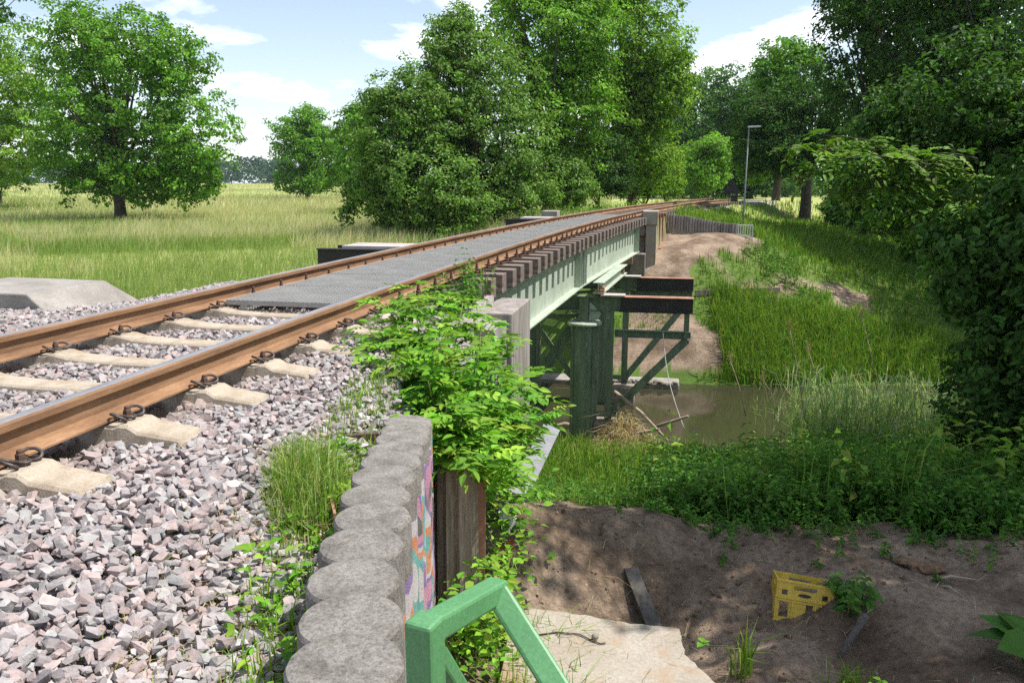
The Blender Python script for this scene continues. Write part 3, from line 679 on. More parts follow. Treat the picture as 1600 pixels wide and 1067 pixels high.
# ------------------------------------------------------------------ palisade of round concrete posts
pal = empty('palisade_wall', (POSTS[5][0], POSTS[5][1], -1.6)); tag(pal, 'retaining wall of round grey concrete posts with graffiti on its outer face', 'retaining wall')
m, nt, b = new_mat('post_concrete_graffiti')
n1 = noise_node(nt, 9, 6, .65); c0 = ramp(nt, n1.outputs['Fac'], [(.3, (.11, .10, .088)), (.5, (.19, .174, .157)), (.75, (.27, .25, .23))])
n2 = noise_node(nt, 95, 5, .8)
c0 = mixrgb(nt, .85, c0, ramp(nt, n2.outputs['Fac'], [(.32, (.30, .29, .28)), (.48, (.95, .95, .95)), (.68, (1.6, 1.58, 1.55))]), 'MULTIPLY')
g = noise_node(nt, 2.6, 2, .4)
gr = nt.nodes.new('ShaderNodeValToRGB'); gr.color_ramp.interpolation = 'CONSTANT'; e = gr.color_ramp.elements
stops = [(0, (.55, .16, .12)), (.38, (.62, .60, .58)), (.44, (.05, .42, .40)), (.48, (.70, .22, .05)), (.52, (.62, .58, .60)), (.56, (.22, .10, .40)), (.60, (.60, .22, .38)), (.66, (.04, .05, .06))]
while len(e) < len(stops): e.new(.5)
for el, (p_, c_) in zip(e, stops): el.position = p_; el.color = (*c_, 1)
nt.links.new(g.outputs['Fac'], gr.inputs[0])
geo_ = nt.nodes.new('ShaderNodeNewGeometry'); sx_ = nt.nodes.new('ShaderNodeSeparateXYZ'); nt.links.new(geo_.outputs['Normal'], sx_.inputs[0])
pz = nt.nodes.new('ShaderNodeSeparateXYZ'); nt.links.new(geo_.outputs['Position'], pz.inputs[0])
f1 = nt.nodes.new('ShaderNodeMath'); f1.operation = 'GREATER_THAN'; f1.inputs[1].default_value = .35; nt.links.new(sx_.outputs[0], f1.inputs[0])
f2 = nt.nodes.new('ShaderNodeMath'); f2.operation = 'LESS_THAN'; f2.inputs[1].default_value = -.36; nt.links.new(pz.outputs[2], f2.inputs[0])
f3 = nt.nodes.new('ShaderNodeMath'); f3.operation = 'MULTIPLY'; nt.links.new(f1.outputs[0], f3.inputs[0]); nt.links.new(f2.outputs[0], f3.inputs[1])
f4 = nt.nodes.new('ShaderNodeMath'); f4.operation = 'MULTIPLY'; f4.inputs[1].default_value = .5; nt.links.new(f3.outputs[0], f4.inputs[0])
c0 = mixrgb(nt, f4.outputs[0], c0, gr.outputs[0])
n4 = noise_node(nt, 14, 4, .6); c0 = mixrgb(nt, ramp(nt, n4.outputs['Fac'], [(.68, (0, 0, 0)), (.76, (.7, .7, .7))]), c0, (.46, .44, .42))
n6 = noise_node(nt, 7, 6, .7); c0 = mixrgb(nt, ramp(nt, n6.outputs['Fac'], [(.56, (0, 0, 0)), (.70, (.75, .75, .75))]), c0, (.085, .085, .05))
nt.links.new(c0, b.inputs['Base Color']); b.inputs['Roughness'].default_value = .95; bump(nt, b, n2.outputs['Fac'], 1.0, .006)
M['graffiti_post'] = m
for i, p in enumerate(POSTS):
    n = 36; ring = [np.array([POST_R*math.cos(t), POST_R*math.sin(t)]) for t in np.arange(n)*2*math.pi/n]
    if i > 0:
        q = np.array(POSTS[i-1][:2])-np.array(p[:2]); out = []
        for w in ring:
            dq = w-q; L = np.linalg.norm(dq)
            if L < POST_R+.004:                                   # inside the nearer neighbour: push out to its groove
                # slide along the line to this post's centre until outside
                for t in np.linspace(1, -.6, 60):
                    w2 = w*t
                    if np.linalg.norm(w2-q) >= POST_R+.004: break
                w = w2
            out.append(w)
        ring = out
    zt = p[2]+random.uniform(-.006, .006); ring = [w*(1+random.uniform(-.010, .006)-(.03 if random.random() < .05 else 0)) for w in ring]
    cen = sum(ring)/len(ring)
    lift = lambda w, k: 0.004*math.sin(5*w[0]*20+i)*k
    R = [[(p[0]+w[0], p[1]+w[1], -2.0) for w in ring], [(p[0]+w[0], p[1]+w[1], zt-.014) for w in ring], [(p[0]+cen[0]+(w-cen)[0]*.955, p[1]+cen[1]+(w-cen)[1]*.955, zt-.003) for w in ring], [(p[0]+cen[0]+(w-cen)[0]*.86, p[1]+cen[1]+(w-cen)[1]*.86, zt) for w in ring]]
    part('post', lambda mb: mb.rings(R), M['graffiti_post'], pal)

def hit(px, py, lift=0.0):
    """where the view through a photo pixel meets the ground"""
    t = np.concatenate([np.arange(1.2, 12, .02), np.arange(12, 90, .15)]); d = FW+(px-800)/F_PX*RT-(py-533.5)/F_PX*UP
    P = CAM+t[:, None]*d; g = ground_z(P[:, 0], P[:, 1]); k = int(np.argmax(P[:, 2] < g)); p = P[k].copy(); p[2] = g[k]+lift; return p
# rusty steel bits behind the palisade
q = at(518, 815, z=-.36)
tag(part('rusty_plate', lambda mb: mb.box(q+(0, .02, -.05), (.010, .16, .22), ((math.cos(.5), math.sin(.5), 0), (-math.sin(.5), math.cos(.5), 0), (0, 0, 1))), M['rusty_sheet'], None), 'small upright rusty steel plate between weeds and concrete posts', 'steel plate')
q = at(385, 862, z=-.36)
tag(part('rusty_angle', lambda mb: (mb.box(q+(-.03, 0, -.07), (.025, .03, .14)), mb.box(q+(.06, .04, -.055), (.15, .008, .07)), mb.box(q+(.06, .062, -.022), (.15, .04, .007))), M['dark_rust'], None), 'rusty steel angle sticking out of the ballast below the grass clump', 'steel angle')
a_ = at(505, 690, z=-.33); b_ = at(592, 683, z=-.33)
tag(part('rusty_bar', lambda mb: mb.beam(a_, b_, .03, .05), M['dark_rust'], None), 'rusty steel bar lying behind the grass clump near the last posts', 'steel bar')

# timber pile and board beyond the palisade
def pile(mb):
    n = 22; c = at(712, 800, Y=4.1)
    rr = [.125*(.78 if t % 4 == 1 else 1)+random.uniform(-.014, .012) for t in range(n)]
    mb.rings([[(c[0]+r_*k*math.cos(2*math.pi*i/n), c[1]+r_*k*math.sin(2*math.pi*i/n), z+random.uniform(-.03, .03)*(z > -.7)) for i, r_ in enumerate(rr)] for z, k in ((-1.9, 1.0), (-1.3, 1.02), (-.85, .97), (-.60, .93), (-.57, .55))])
tag(part('timber_pile', pile, M['old_wood'], None), 'split weathered timber pile behind the last concrete post', 'post')
c = at(747, 795, Y=4.12)
tag(part('brown_board', lambda mb: mb.box((c[0], c[1], -1.25), (.075, .03, 1.2), ((math.cos(.25), math.sin(.25), 0), (-math.sin(.25), math.cos(.25), 0), (.02, 0, 1))), M['rusty_sheet'], None, bevel=.004), 'upright brown board beside the split timber pile', 'board')
c = at(795, 835, z=-1.40)
tag(part('painted_brick', lambda mb: mb.box(c+(0, .02, .06), (.12, .10, .24), ((.9, .3, .2), (-.3, .95, 0), (-.2, 0, .97))), M['white_paint'], None, bevel=.01), 'whitish painted chunk of rubble under the shrub', 'rubble')
c = at(790, 862, z=-1.45)
tag(part('red_can', lambda mb: mb.tube([c+(-.03, 0, .03), c+(.05, .02, .05)], .033, 12), M['red_paint'], None, smooth=False), 'small red can lying under the shrub', 'can')
a_ = at(862, 668, Y=8.2); b_ = at(808, 775, Y=6.6)
tag(part('grey_plank', lambda mb: mb.beam(a_, b_, .19, .045, up=(.3, -.4, .9)), M['grey_plank'], None, bevel=.004), 'grey plank leaning down the bank below the bridge end', 'plank')

# ------------------------------------------------------------------ green handrail
gr_ = empty('handrail', (-.25, .95, -1.6)); tag(gr_, 'green painted square-tube handrail of the steps in front of the posts', 'handrail')
P1 = at(664, 985, D=1.02); P2 = at(774, 922, D=1.22); P3 = at(905, 1130, D=1.10)
def sq(mb, a, b, w=.043): mb.beam(a, b, w, w)
P0 = P1.copy(); P0[2] = -1.62
part('upright', lambda mb: mb.beam(P0, P1+(0, 0, .018), .040, .040, up=(.25, 1, 0)), M['green_rail'], gr_, bevel=.005)
d12 = (P2-P1)/np.linalg.norm(P2-P1)
part('top_bar', lambda mb: mb.beam(P1+d12*.012, P2+d12*.012, .034, .034), M['green_rail'], gr_, bevel=.005)
P3b = P2+(P3-P2)*2.6
part('sloping_bar', lambda mb: mb.beam(P2+(P3-P2)*.02, P3b, .037, .034, up=(.2, -.8, .5)), M['green_rail'], gr_, bevel=.005)
Q1 = P1+np.array([.0, .025, -.03]); Q2 = at(740, 1110, D=1.18); Q2 = Q1+(Q2-Q1)*2.2
part('brace_bar', lambda mb: mb.beam(Q1, Q2, .022, .022), M['green_rail'], gr_, bevel=.004)

# ------------------------------------------------------------------ concrete slab and things lying on the soil
def slab(mb):
    z = -1.60
    P = [at(800, 944, z=z), at(905, 958, z=z), at(985, 972, z=z), at(1062, 980, z=z), at(1070, 1020, z=z), at(1120, 1067, z=z)]
    P = [p[:2] for p in P]+[np.array([.30, 1.6]), np.array([-.42, 1.6]), np.array([-.75, 3.4])]
    out = []
    for i, p in enumerate(P):
        q = P[(i+1) % len(P)]
        for t in np.linspace(0, 1, 9, endpoint=False): out.append(p+(q-p)*t+np.array([random.uniform(-.008, .008), random.uniform(-.008, .008)]))
    cen = sum(out)/len(out)
    mb.rings([[(p[0], p[1], z-.35) for p in out], [(p[0], p[1], z-.012) for p in out], [tuple(cen+(p-cen)*.988)+(z,) for p in out]][:3])
tag(part('concrete_slab', slab, M['light_concrete'], None), 'pale dusty concrete slab at the foot of the steps', 'slab')
def gz(x, y): return float(ground_z(np.array([x]), np.array([y]))[0])
a_ = at(985, 885, z=-1.62); b_ = at(1040, 972, z=-1.72); a_[2] = gz(a_[0], a_[1])+.03; b_[2] = gz(b_[0], b_[1])+.015
tag(part('dark_plank', lambda mb: mb.beam(a_, b_, .10, .03), M['dark_wood'], None, bevel=.004), 'dark damp plank lying across the soil hollow', 'plank')
# crate
cr = empty('bottle_crate', (0, 0, 0)); tag(cr, 'yellow plastic bottle crate half buried in the soil', 'crate')
CW, CH, CD = .40, .30, .30
def panel_with_holes(mb, w, h, holes, t, ox, oz, yv, axis):
    xs = sorted({0, w, *[v for q in holes for v in (q[0], q[1])]}); zs = sorted({0, h, *[v for q in holes for v in (q[2], q[3])]})
    for i in range(len(xs)-1):
        for j in range(len(zs)-1):
            cx, cz = (xs[i]+xs[i+1])/2, (zs[j]+zs[j+1])/2
            if any(a < cx < b2 and c2 < cz < d for a, b2, c2, d in holes): continue
            if axis == 0: mb.span((ox+xs[i], yv, oz+zs[j]), (ox+xs[i+1], yv+t, oz+zs[j+1]))
            else: mb.span((yv, ox+xs[i], oz+zs[j]), (yv+t, ox+xs[i+1], oz+zs[j+1]))
hl = [(.03, .095, .03, .145), (.215, .265, .03, .145), (.305, .37, .03, .145), (.04, .08, .19, .23), (.12, .28, .235, .268), (.32, .36, .19, .23), (.165, .225, .158, .172)]
for nm, ax, yv, w in (('side_panel', 0, 0.0, CW), ('side_panel', 0, CD-.012, CW), ('end_panel', 1, 0.0, CD-.03), ('end_panel', 1, CW-.012, CD-.03)):
    mb = MB(); s_ = w/CW; panel_with_holes(mb, w, CH, [(a*s_, b2*s_, c2, d) for a, b2, c2, d in hl], .012, 0 if ax == 0 else .015, 0, yv, ax); mb.build(nm, M['crate'], cr, local=True)
mb = MB()
for z in (.0, .148, .165, .285): mb.span((-.006, -.008, z), (CW+.006, -.0005, z+.012))
for x in (.0, .115, .275, .388): mb.span((x, -.0065, .012), (x+.012, -.0004, .147))
mb.build('rib', M['crate'], cr, local=True)
mb = MB(); mb.rings([[(.20+.045*math.cos(t), y, .205+.013*math.sin(t)) for t in np.arange(16)*math.pi/8] for y in (-.0035, -.0003)]); mb.build('emblem', M['black'], cr, local=True)
mb = MB(); mb.span((.0, .012, .004), (CW, CD-.012, .014)); mb.build('crate_floor', M['crate'], cr, local=True)
cp = at(1209, 952, z=-1.70); cr.location = (cp[0], cp[1], gz(cp[0]+.12, cp[1])-.015); cr.rotation_euler = (rad(-16), rad(4), rad(-3)); cr.scale = (.86, .86, .86)
# sticks, logs
def stick(name, pts, r, mat, label, cat, smooth=True):
    return tag(part(name, lambda mb: mb.tube(pts, r, 8), M[mat], None, smooth=smooth), label, cat)
a_ = hit(1350, 985, .09); b_ = hit(1304, 1035, .0)
stick('branch_stub', [a_, (a_*.5+b_*.5)+(0, 0, -.01), b_+(0, 0, -.03)], [.026, .020, .008], 'dark_wood', 'short dead branch stub sticking up beside the crate plant', 'branch')
a_ = hit(1398, 880, .02); b_ = hit(1480, 897, .02)
def rotten(mb):
    n = 11; R = []; dd = (b_-a_)/np.linalg.norm(b_-a_); sx = np.cross(dd, (0, 0, 1.)); 
    for t, r in zip(np.linspace(0, 1, 10), (.022, .05, .042, .06, .048, .062, .05, .055, .04, .015)):
        c = a_+(b_-a_)*t+np.array([0, 0, .012*math.sin(t*9)]); R.append([c+(sx*math.cos(q)*1.15+np.array([0, 0, .62])*math.sin(q))*r*random.uniform(.62, 1.2) for q in np.arange(n)*2*math.pi/n])
    mb.rings(R)
tag(part('rotten_log', rotten, M['rotten'], None), 'crumbling rotten log at the edge of the nettles', 'log')
for k, (p_, q_) in enumerate((((1462, 908), (1525, 908)), ((1470, 918), (1505, 934)))):
    a_ = hit(*p_, .008); b_ = hit(*q_, .008); stick('dead_stick', [a_, a_*.6+b_*.4+(0, .02, .015), b_], [.011, .009, .004], 'drift', ('upper dead stick on bare soil below the rotten log', 'lower dead stick slanting on bare soil below the rotten log')[k], 'stick')
P = [at(x, y, z=-1.592) for x, y in ((835, 992), (870, 987), (905, 990), (925, 1000), (938, 1005), (946, 1004))]
stick('bent_wire', P, .004, 'dark_wood', 'thin bent dark wire lying on the concrete slab', 'wire')
c = at(930, 994, z=-1.575)
def pebble(mb, c=c, r=.022):
    mb.rings([[(c[0]+r*a*math.cos(t)*random.uniform(.9, 1.1), c[1]+r*a*math.sin(t), c[2]+z*r) for t in np.arange(9)*2*math.pi/9] for z, a in ((-.8, .5), (-.3, 1), (.3, .95), (.75, .5))])
tag(part('pebble', pebble, M['masonry'], None), 'single brown pebble on the concrete slab', 'stone')

# driftwood under the bridge and stones at the far ledge
dl = empty('concrete_ledge', (0, 23.5, -5.0)); tag(dl, 'stone-topped concrete ledge at the far water edge under the bridge', 'ledge')
part('ledge_slab', lambda mb: mb.span((-4.5, 23.1, -5.5), (.55, 23.9, -4.86)), M['concrete'], dl, bevel=.03)
for k in range(46):
    x = -2.6+k*.068; rr = random.uniform(.05, .10); cc = np.array([x, 23.1+random.uniform(-.02, .12), -4.84+random.uniform(-.03, .03)])
    part('rubble_stone', lambda mb: mb.rings([[tuple(cc+np.array([rr*a*math.cos(t)*random.uniform(.8, 1.15), rr*a*math.sin(t)*random.uniform(.8, 1.15), z*rr])) for t in np.arange(7)*2*math.pi/7] for z, a in ((-.8, .5), (-.2, 1), (.4, .85), (.7, .4))]), M['masonry'], dl)
eb = empty('timber_edging', (2.6, 26.2, -3.2)); tag(eb, 'low weathered timber edging board on the far bank beyond the trestle', 'edging')
e0 = hit(1086, 466, .14); e1 = hit(1218, 464, .14); em = e0+(e1-e0)*.45
part('board', lambda mb: mb.beam(e0, em, .06, .20), M['old_wood'], eb); part('board', lambda mb: mb.beam(em+(0, 0, .01), e1+(0, 0, .01), .06, .18), M['old_wood'], eb)
part('stake', lambda mb: mb.span(em+(-.06, -.12, -.5), em+(.06, -.04, .13)), M['old_wood'], eb)
for k, (p_, q_, r_) in enumerate((((960, 612), (1045, 690), .05), ((930, 700), (1030, 670), .045), ((985, 690), (1075, 650), .05), ((860, 655), (905, 648), .06), ((955, 640), (1000, 720), .035), ((985, 660), (1010, 705), .03))):
    a_ = at(*p_, Y=17.4 if k != 3 else 18.6); b_ = at(*q_, Y=16.4 if k != 3 else 18.9)
    if k == 3: a_[2] = b_[2] = -4.97
    mid = (a_+b_)/2+np.array([0, 0, .08])
    stick('driftwood', [a_, mid, b_], [r_, r_*.8, r_*.45], 'drift', ('long pale driftwood branch leaning down behind the trestle brace', 'bleached driftwood branch lying across the brown debris heap', 'thick driftwood branch at the water edge beside the debris', 'driftwood log in the shallow water left of the green column', 'thin driftwood stick steeply sloping in the debris heap', 'short driftwood stick low in the debris heap')[k], 'driftwood')
#==SPLIT==
# ------------------------------------------------------------------ ballast
def stone_variant(rng):
    bm = bmesh.new()
    P = np.array([(x, y, z) for x in (-1, 1) for y in (-1, 1) for z in (-1, 1)], float)*rng.uniform(.35, 1.0, (8, 3))
    P = np.concatenate([P, rng.uniform(-1, 1, (4, 3))])
    P *= np.array([rng.uniform(1.0, 1.45), rng.uniform(.75, 1.0), rng.uniform(.42, .72)])
    for p in P: bm.verts.new(p)
    bmesh.ops.convex_hull(bm, input=bm.verts); 
    lone = [v for v in bm.verts if not v.link_faces]
    bmesh.ops.delete(bm, geom=lone, context='VERTS'); bmesh.ops.triangulate(bm, faces=bm.faces)
    bm.verts.index_update(); V = np.array([v.co[:] for v in bm.verts]); F = np.array([[v.index for v in f.verts] for f in bm.faces]); bm.free()
    return V, F
rs = np.random.default_rng(11)
VAR = [stone_variant(rs) for _ in range(24)]
PAL = np.array([(.36, .33, .33), (.43, .39, .385), (.30, .28, .29), (.47, .355, .33), (.52, .41, .385), (.39, .40, .39), (.50, .48, .465), (.42, .33, .315), (.22, .20, .205), (.46, .43, .43), (.50, .45, .43), (.34, .26, .25)]); PAL = .80*(PAL*.66+PAL.mean(0)*.34)
def ballast_z(u, y, x):
    z = np.where(u < .30, -.234, -.234-.185*sst(.30, 1.75, u))
    z = np.where(u < -2.05, z+.045*sst(-2.05, -2.5, u)*sst(7.0, 6.2, y)-.10*sst(-2.6, -3.05, u)*sst(6.2, 7.0, y), z)
    return z
def stones(y0, y1, step, r0, r1, layers):
    out = []
    for L in range(layers):
        xx, yy = np.meshgrid(np.arange(-6.6, -.3, step), np.arange(y0, y1, step)); x = xx.ravel()+rs.uniform(-.5, .5, xx.size)*step; y = yy.ravel()+rs.uniform(-.5, .5, xx.size)*step
        u = lat(x, y); ok = (u > -3.5) & ~((x < -5.33) & (y > 6.1) & (y < 7.45)) & ((u > -3.05) | (y < 6.3)) & (x < wallx(y)-.12) & ~((y > 6.85) & (u > -2.2) & (u < .62))
        k = np.round((y-S0)/SSP); off = np.abs(y-(S0+SSP*k)); uc = np.abs(u-SX)
        on = (off < .105) & (uc < 1.19) & (k <= 6)
        ok &= ~(on & (rs.random(x.size) > np.where(uc < .40, .14, .03)))
        ok &= ~(((np.abs(u) < .075) | (np.abs(u+1.505) < .075)) & (rs.random(x.size) > .0))
        x, y, u = x[ok], y[ok], u[ok]
        z = ballast_z(u, y, x)+.018*fbm(x*2.2, y*2.2, 71)+rs.uniform(-.012, .010, x.size)-.022*(layers-1-L)
        under = (np.abs(u) < .16) | (np.abs(u+1.505) < .16); z = np.where(under, np.minimum(z, -.235), z)
        r = rs.uniform(r0, r1, x.size)*np.where(rs.random(x.size) < .12, 1.25, 1.0)
        px, py, zc = project(np.stack([x, y, z], -1)); vis = (zc > .3) & (px > -350) & (px < 1100) & (py < 1350)
        out.append(np.stack([x, y, z, r], -1)[vis])
    return np.concatenate(out)
ST = np.concatenate([stones(.7, 3.8, .036, .011, .030, 2), stones(3.8, 8.7, .040, .013, .031, 1)])
px, py, zc = project(ST[:, :3]); size = np.where((px > 15) & (px < 560) & (py < 1050) & (py > 300), ST[:, 3]/zc, 0)
order = np.argsort(-size); sel = order[:300]; rest = order[300:]
bed = empty('ballast_bed', (-3.3, 4.0, -.36)); bed['kind'] = 'structure'; tag(bed, 'bed of pinkish grey crushed stone under the track', 'ballast')
vi = rs.integers(0, 24, len(ST)); ang = rs.uniform(0, 6.283, len(ST)); tilt = rs.normal(0, .45, (len(ST), 2)); ci = rs.integers(0, len(PAL), len(ST)); cj = rs.uniform(.82, 1.2, len(ST))
def rotmats(a, t):
    ca, sa = np.cos(a), np.sin(a); z0 = np.zeros_like(a); o1 = np.ones_like(a)
    Rz = np.stack([np.stack([ca, -sa, z0], -1), np.stack([sa, ca, z0], -1), np.stack([z0, z0, o1], -1)], 1)
    cx, sx = np.cos(t[:, 0]), np.sin(t[:, 0]); Rx = np.stack([np.stack([o1, z0, z0], -1), np.stack([z0, cx, -sx], -1), np.stack([z0, sx, cx], -1)], 1)
    cy, sy = np.cos(t[:, 1]), np.sin(t[:, 1]); Ry = np.stack([np.stack([cy, z0, sy], -1), np.stack([z0, o1, z0], -1), np.stack([-sy, z0, cy], -1)], 1)
    return Rx @ Ry @ Rz
RM = rotmats(ang, tilt)
Vs, Fs, Cs = [], [], []; base = 0
for v in range(24):
    idx = rest[vi[rest] == v]; V, F = VAR[v]
    P = np.einsum('nij,kj->nki', RM[idx], V)*ST[idx, 3][:, None, None]+ST[idx, None, :3]
    Vs.append(P.reshape(-1, 3)); Fs.append((F[None]+(np.arange(len(idx))*len(V))[:, None, None]).reshape(-1, 3)+base); base += P.shape[0]*P.shape[1]
    ur = lat(ST[idx, 0], ST[idx, 1]); dust = .55*np.maximum(np.exp(-((ur)/.22)**2), np.exp(-((ur+1.505)/.22)**2))[:, None]
    Cs.append(np.repeat(PAL[ci[idx]]*cj[idx, None]*(1-dust)+np.array([.20, .135, .09])*dust, len(V), 0))
o = np_mesh('ballast_gravel', np.concatenate(Vs), None, np.concatenate(Fs), np.concatenate(Cs), M['stone'], bed); o['kind'] = 'stuff'
smesh = {}
bl = wloc(bed)
for i in sel:
    key = (int(vi[i]), int(ci[i]))
    if key not in smesh:
        V, F = VAR[key[0]]; o = np_mesh('ballast_stone', V*.024, None, F, np.repeat(PAL[key[1]][None], len(V), 0), M['stone']); smesh[key] = o.data; o.parent = bed
    else:
        o = bpy.data.objects.new('ballast_stone', smesh[key]); COL.objects.link(o); o.parent = bed
    o.location = ST[i, :3]-bl; o.rotation_euler = (*tilt[i], ang[i]); o.scale = (ST[i, 3]/.024,)*3

# ------------------------------------------------------------------ foliage tools
def unit(v): return v/(np.linalg.norm(v, axis=-1, keepdims=True)+1e-9)
def leaf_arrays(P, A, Nn, L, W, fold=.18, droop=.12, full=False):
    """P base points, A leaf axes, Nn leaf normals: arrays of verts and quads, 4 (or 8) verts each"""
    A = unit(A); B = unit(np.cross(A, Nn)); Nn = np.cross(B, A); L = np.broadcast_to(np.asarray(L, float), (len(P),))[:, None]; W = np.broadcast_to(np.asarray(W, float), (len(P),))[:, None]
    if not full:
        V = np.stack([P, P+A*L*.45+B*W*.5+Nn*W*fold, P+A*L-Nn*L*droop, P+A*L*.45-B*W*.5+Nn*W*fold], 1)
        q = np.arange(len(P))[:, None]*4+np.array([0, 1, 2, 3]); return V.reshape(-1, 3), q, 4
    m1 = P+A*L*.33; m2 = P+A*L*.68-Nn*L*droop*.4; tip = P+A*L-Nn*L*droop
    V = np.stack([P, m1+B*W*.5+Nn*W*fold, m2+B*W*.38+Nn*W*fold*.8, tip, m2-B*W*.38+Nn*W*fold*.8, m1-B*W*.5+Nn*W*fold, m1, m2], 1)
    b = np.arange(len(P))[:, None]*8
    q = np.concatenate([b+np.array([6, 7, 2, 1]), b+np.array([6, 5, 4, 7]), b+np.array([0, 6, 1, 1]), b+np.array([0, 5, 6, 6]), b+np.array([7, 3, 2, 2]), b+np.array([7, 4, 3, 3])])
    return V.reshape(-1, 3), q, 8
def leaf_obj(name, parts, parent, mat=None, cols=None):
    """parts: list of (V, q, nper, col per leaf)"""
    Vs, Q, T, C = [], [], [], []; b = 0
    for V, q, n, c in parts:
        deg = q[:, 2] == q[:, 3]
        Q.append(q[~deg]+b); T.append(q[deg][:, :3]+b); Vs.append(V); C.append(np.repeat(c, n, 0)); b += len(V)
    return np_mesh(name, np.concatenate(Vs), np.concatenate(Q), np.concatenate(T), np.concatenate(C), mat or M['leaf'], parent)
def palette(rng, n, cols, v=.18, hue=.08):
    cols = np.array(cols); c = cols[rng.integers(0, len(cols), n)]*rng.uniform(1-v, 1+v, (n, 1)); c = c*(1+rng.normal(0, hue, (n, 3))); return np.clip(c, .004, .9)
GREENS = {
 'oak': [(.085, .20, .018), (.11, .24, .024), (.070, .17, .018), (.14, .275, .034)],
 'yellowgreen': [(.15, .27, .026), (.19, .31, .036), (.12, .23, .022), (.10, .20, .024)],
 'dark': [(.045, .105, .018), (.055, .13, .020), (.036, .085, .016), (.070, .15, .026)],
 'hazel': [(.095, .19, .028), (.12, .225, .034), (.075, .155, .024), (.17, .26, .08)],
 'ash': [(.11, .24, .022), (.14, .285, .028), (.09, .205, .02), (.18, .315, .04)],
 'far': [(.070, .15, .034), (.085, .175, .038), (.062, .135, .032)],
 'willow': [(.065, .125, .040), (.080, .15, .050), (.052, .105, .032)],
 'nettle': [(.065, .165, .022), (.090, .21, .028), (.052, .14, .022), (.12, .255, .034)],
 'shrub': [(.13, .30, .024), (.17, .36, .032), (.10, .24, .022), (.24, .40, .046)],
 'grass': [(.15, .28, .026), (.19, .34, .034), (.12, .24, .022), (.25, .34, .05)],
 'grass_bank': [(.125, .245, .026), (.165, .29, .034), (.09, .195, .024), (.25, .32, .06)],
 'straw': [(.37, .37, .18), (.44, .42, .23), (.30, .34, .14), (.49, .46, .28)],
 'meadow_green': [(.18, .26, .065), (.23, .30, .08), (.15, .23, .05)],
 'reed': [(.25, .36, .15), (.32, .42, .20), (.19, .30, .10), (.40, .44, .27)],
 'dry': [(.42, .33, .19), (.52, .43, .27), (.34, .26, .15)]}
for key_ in ('oak', 'hazel', 'ash', 'yellowgreen', 'far'): GREENS[key_] = [(a*1.22, b2*1.2, c2*1.15) for a, b2, c2 in GREENS[key_]]
def clump_leaves(rng, C, out, R, m, size, pal, flat=.6, aspect=.62, up=.5, jitter=.7, full=False):
    """m leaves round each clump centre C with radius R; out = outward directions"""
    n = len(C)*m; R = np.repeat(np.broadcast_to(np.asarray(R, float), (len(C),)), m)
    d = rng.normal(size=(n, 3)); d = unit(d)*(rng.random((n, 1))**.45)
    off = d*R[:, None]; off[:, 2] *= flat
    P = np.repeat(C, m, 0)+off
    O = np.repeat(out, m, 0)
    Nn = unit(O*.55+d*.35+np.array([0, 0, up])+rng.normal(0, jitter*.5, (n, 3)))
    A = unit(np.cross(Nn, rng.normal(size=(n, 3)))+d*.5+np.array([0, 0, -.25]))
    L = size*rng.uniform(.65, 1.3, n)
    V, q, k = leaf_arrays(P-A*L[:, None]*.5, A, Nn, L, L*aspect, full=full)
    tint = np.repeat(rng.uniform(.74, 1.34, (len(C), 1)), m, 0)
    return V, q, k, palette(rng, n, pal)*tint
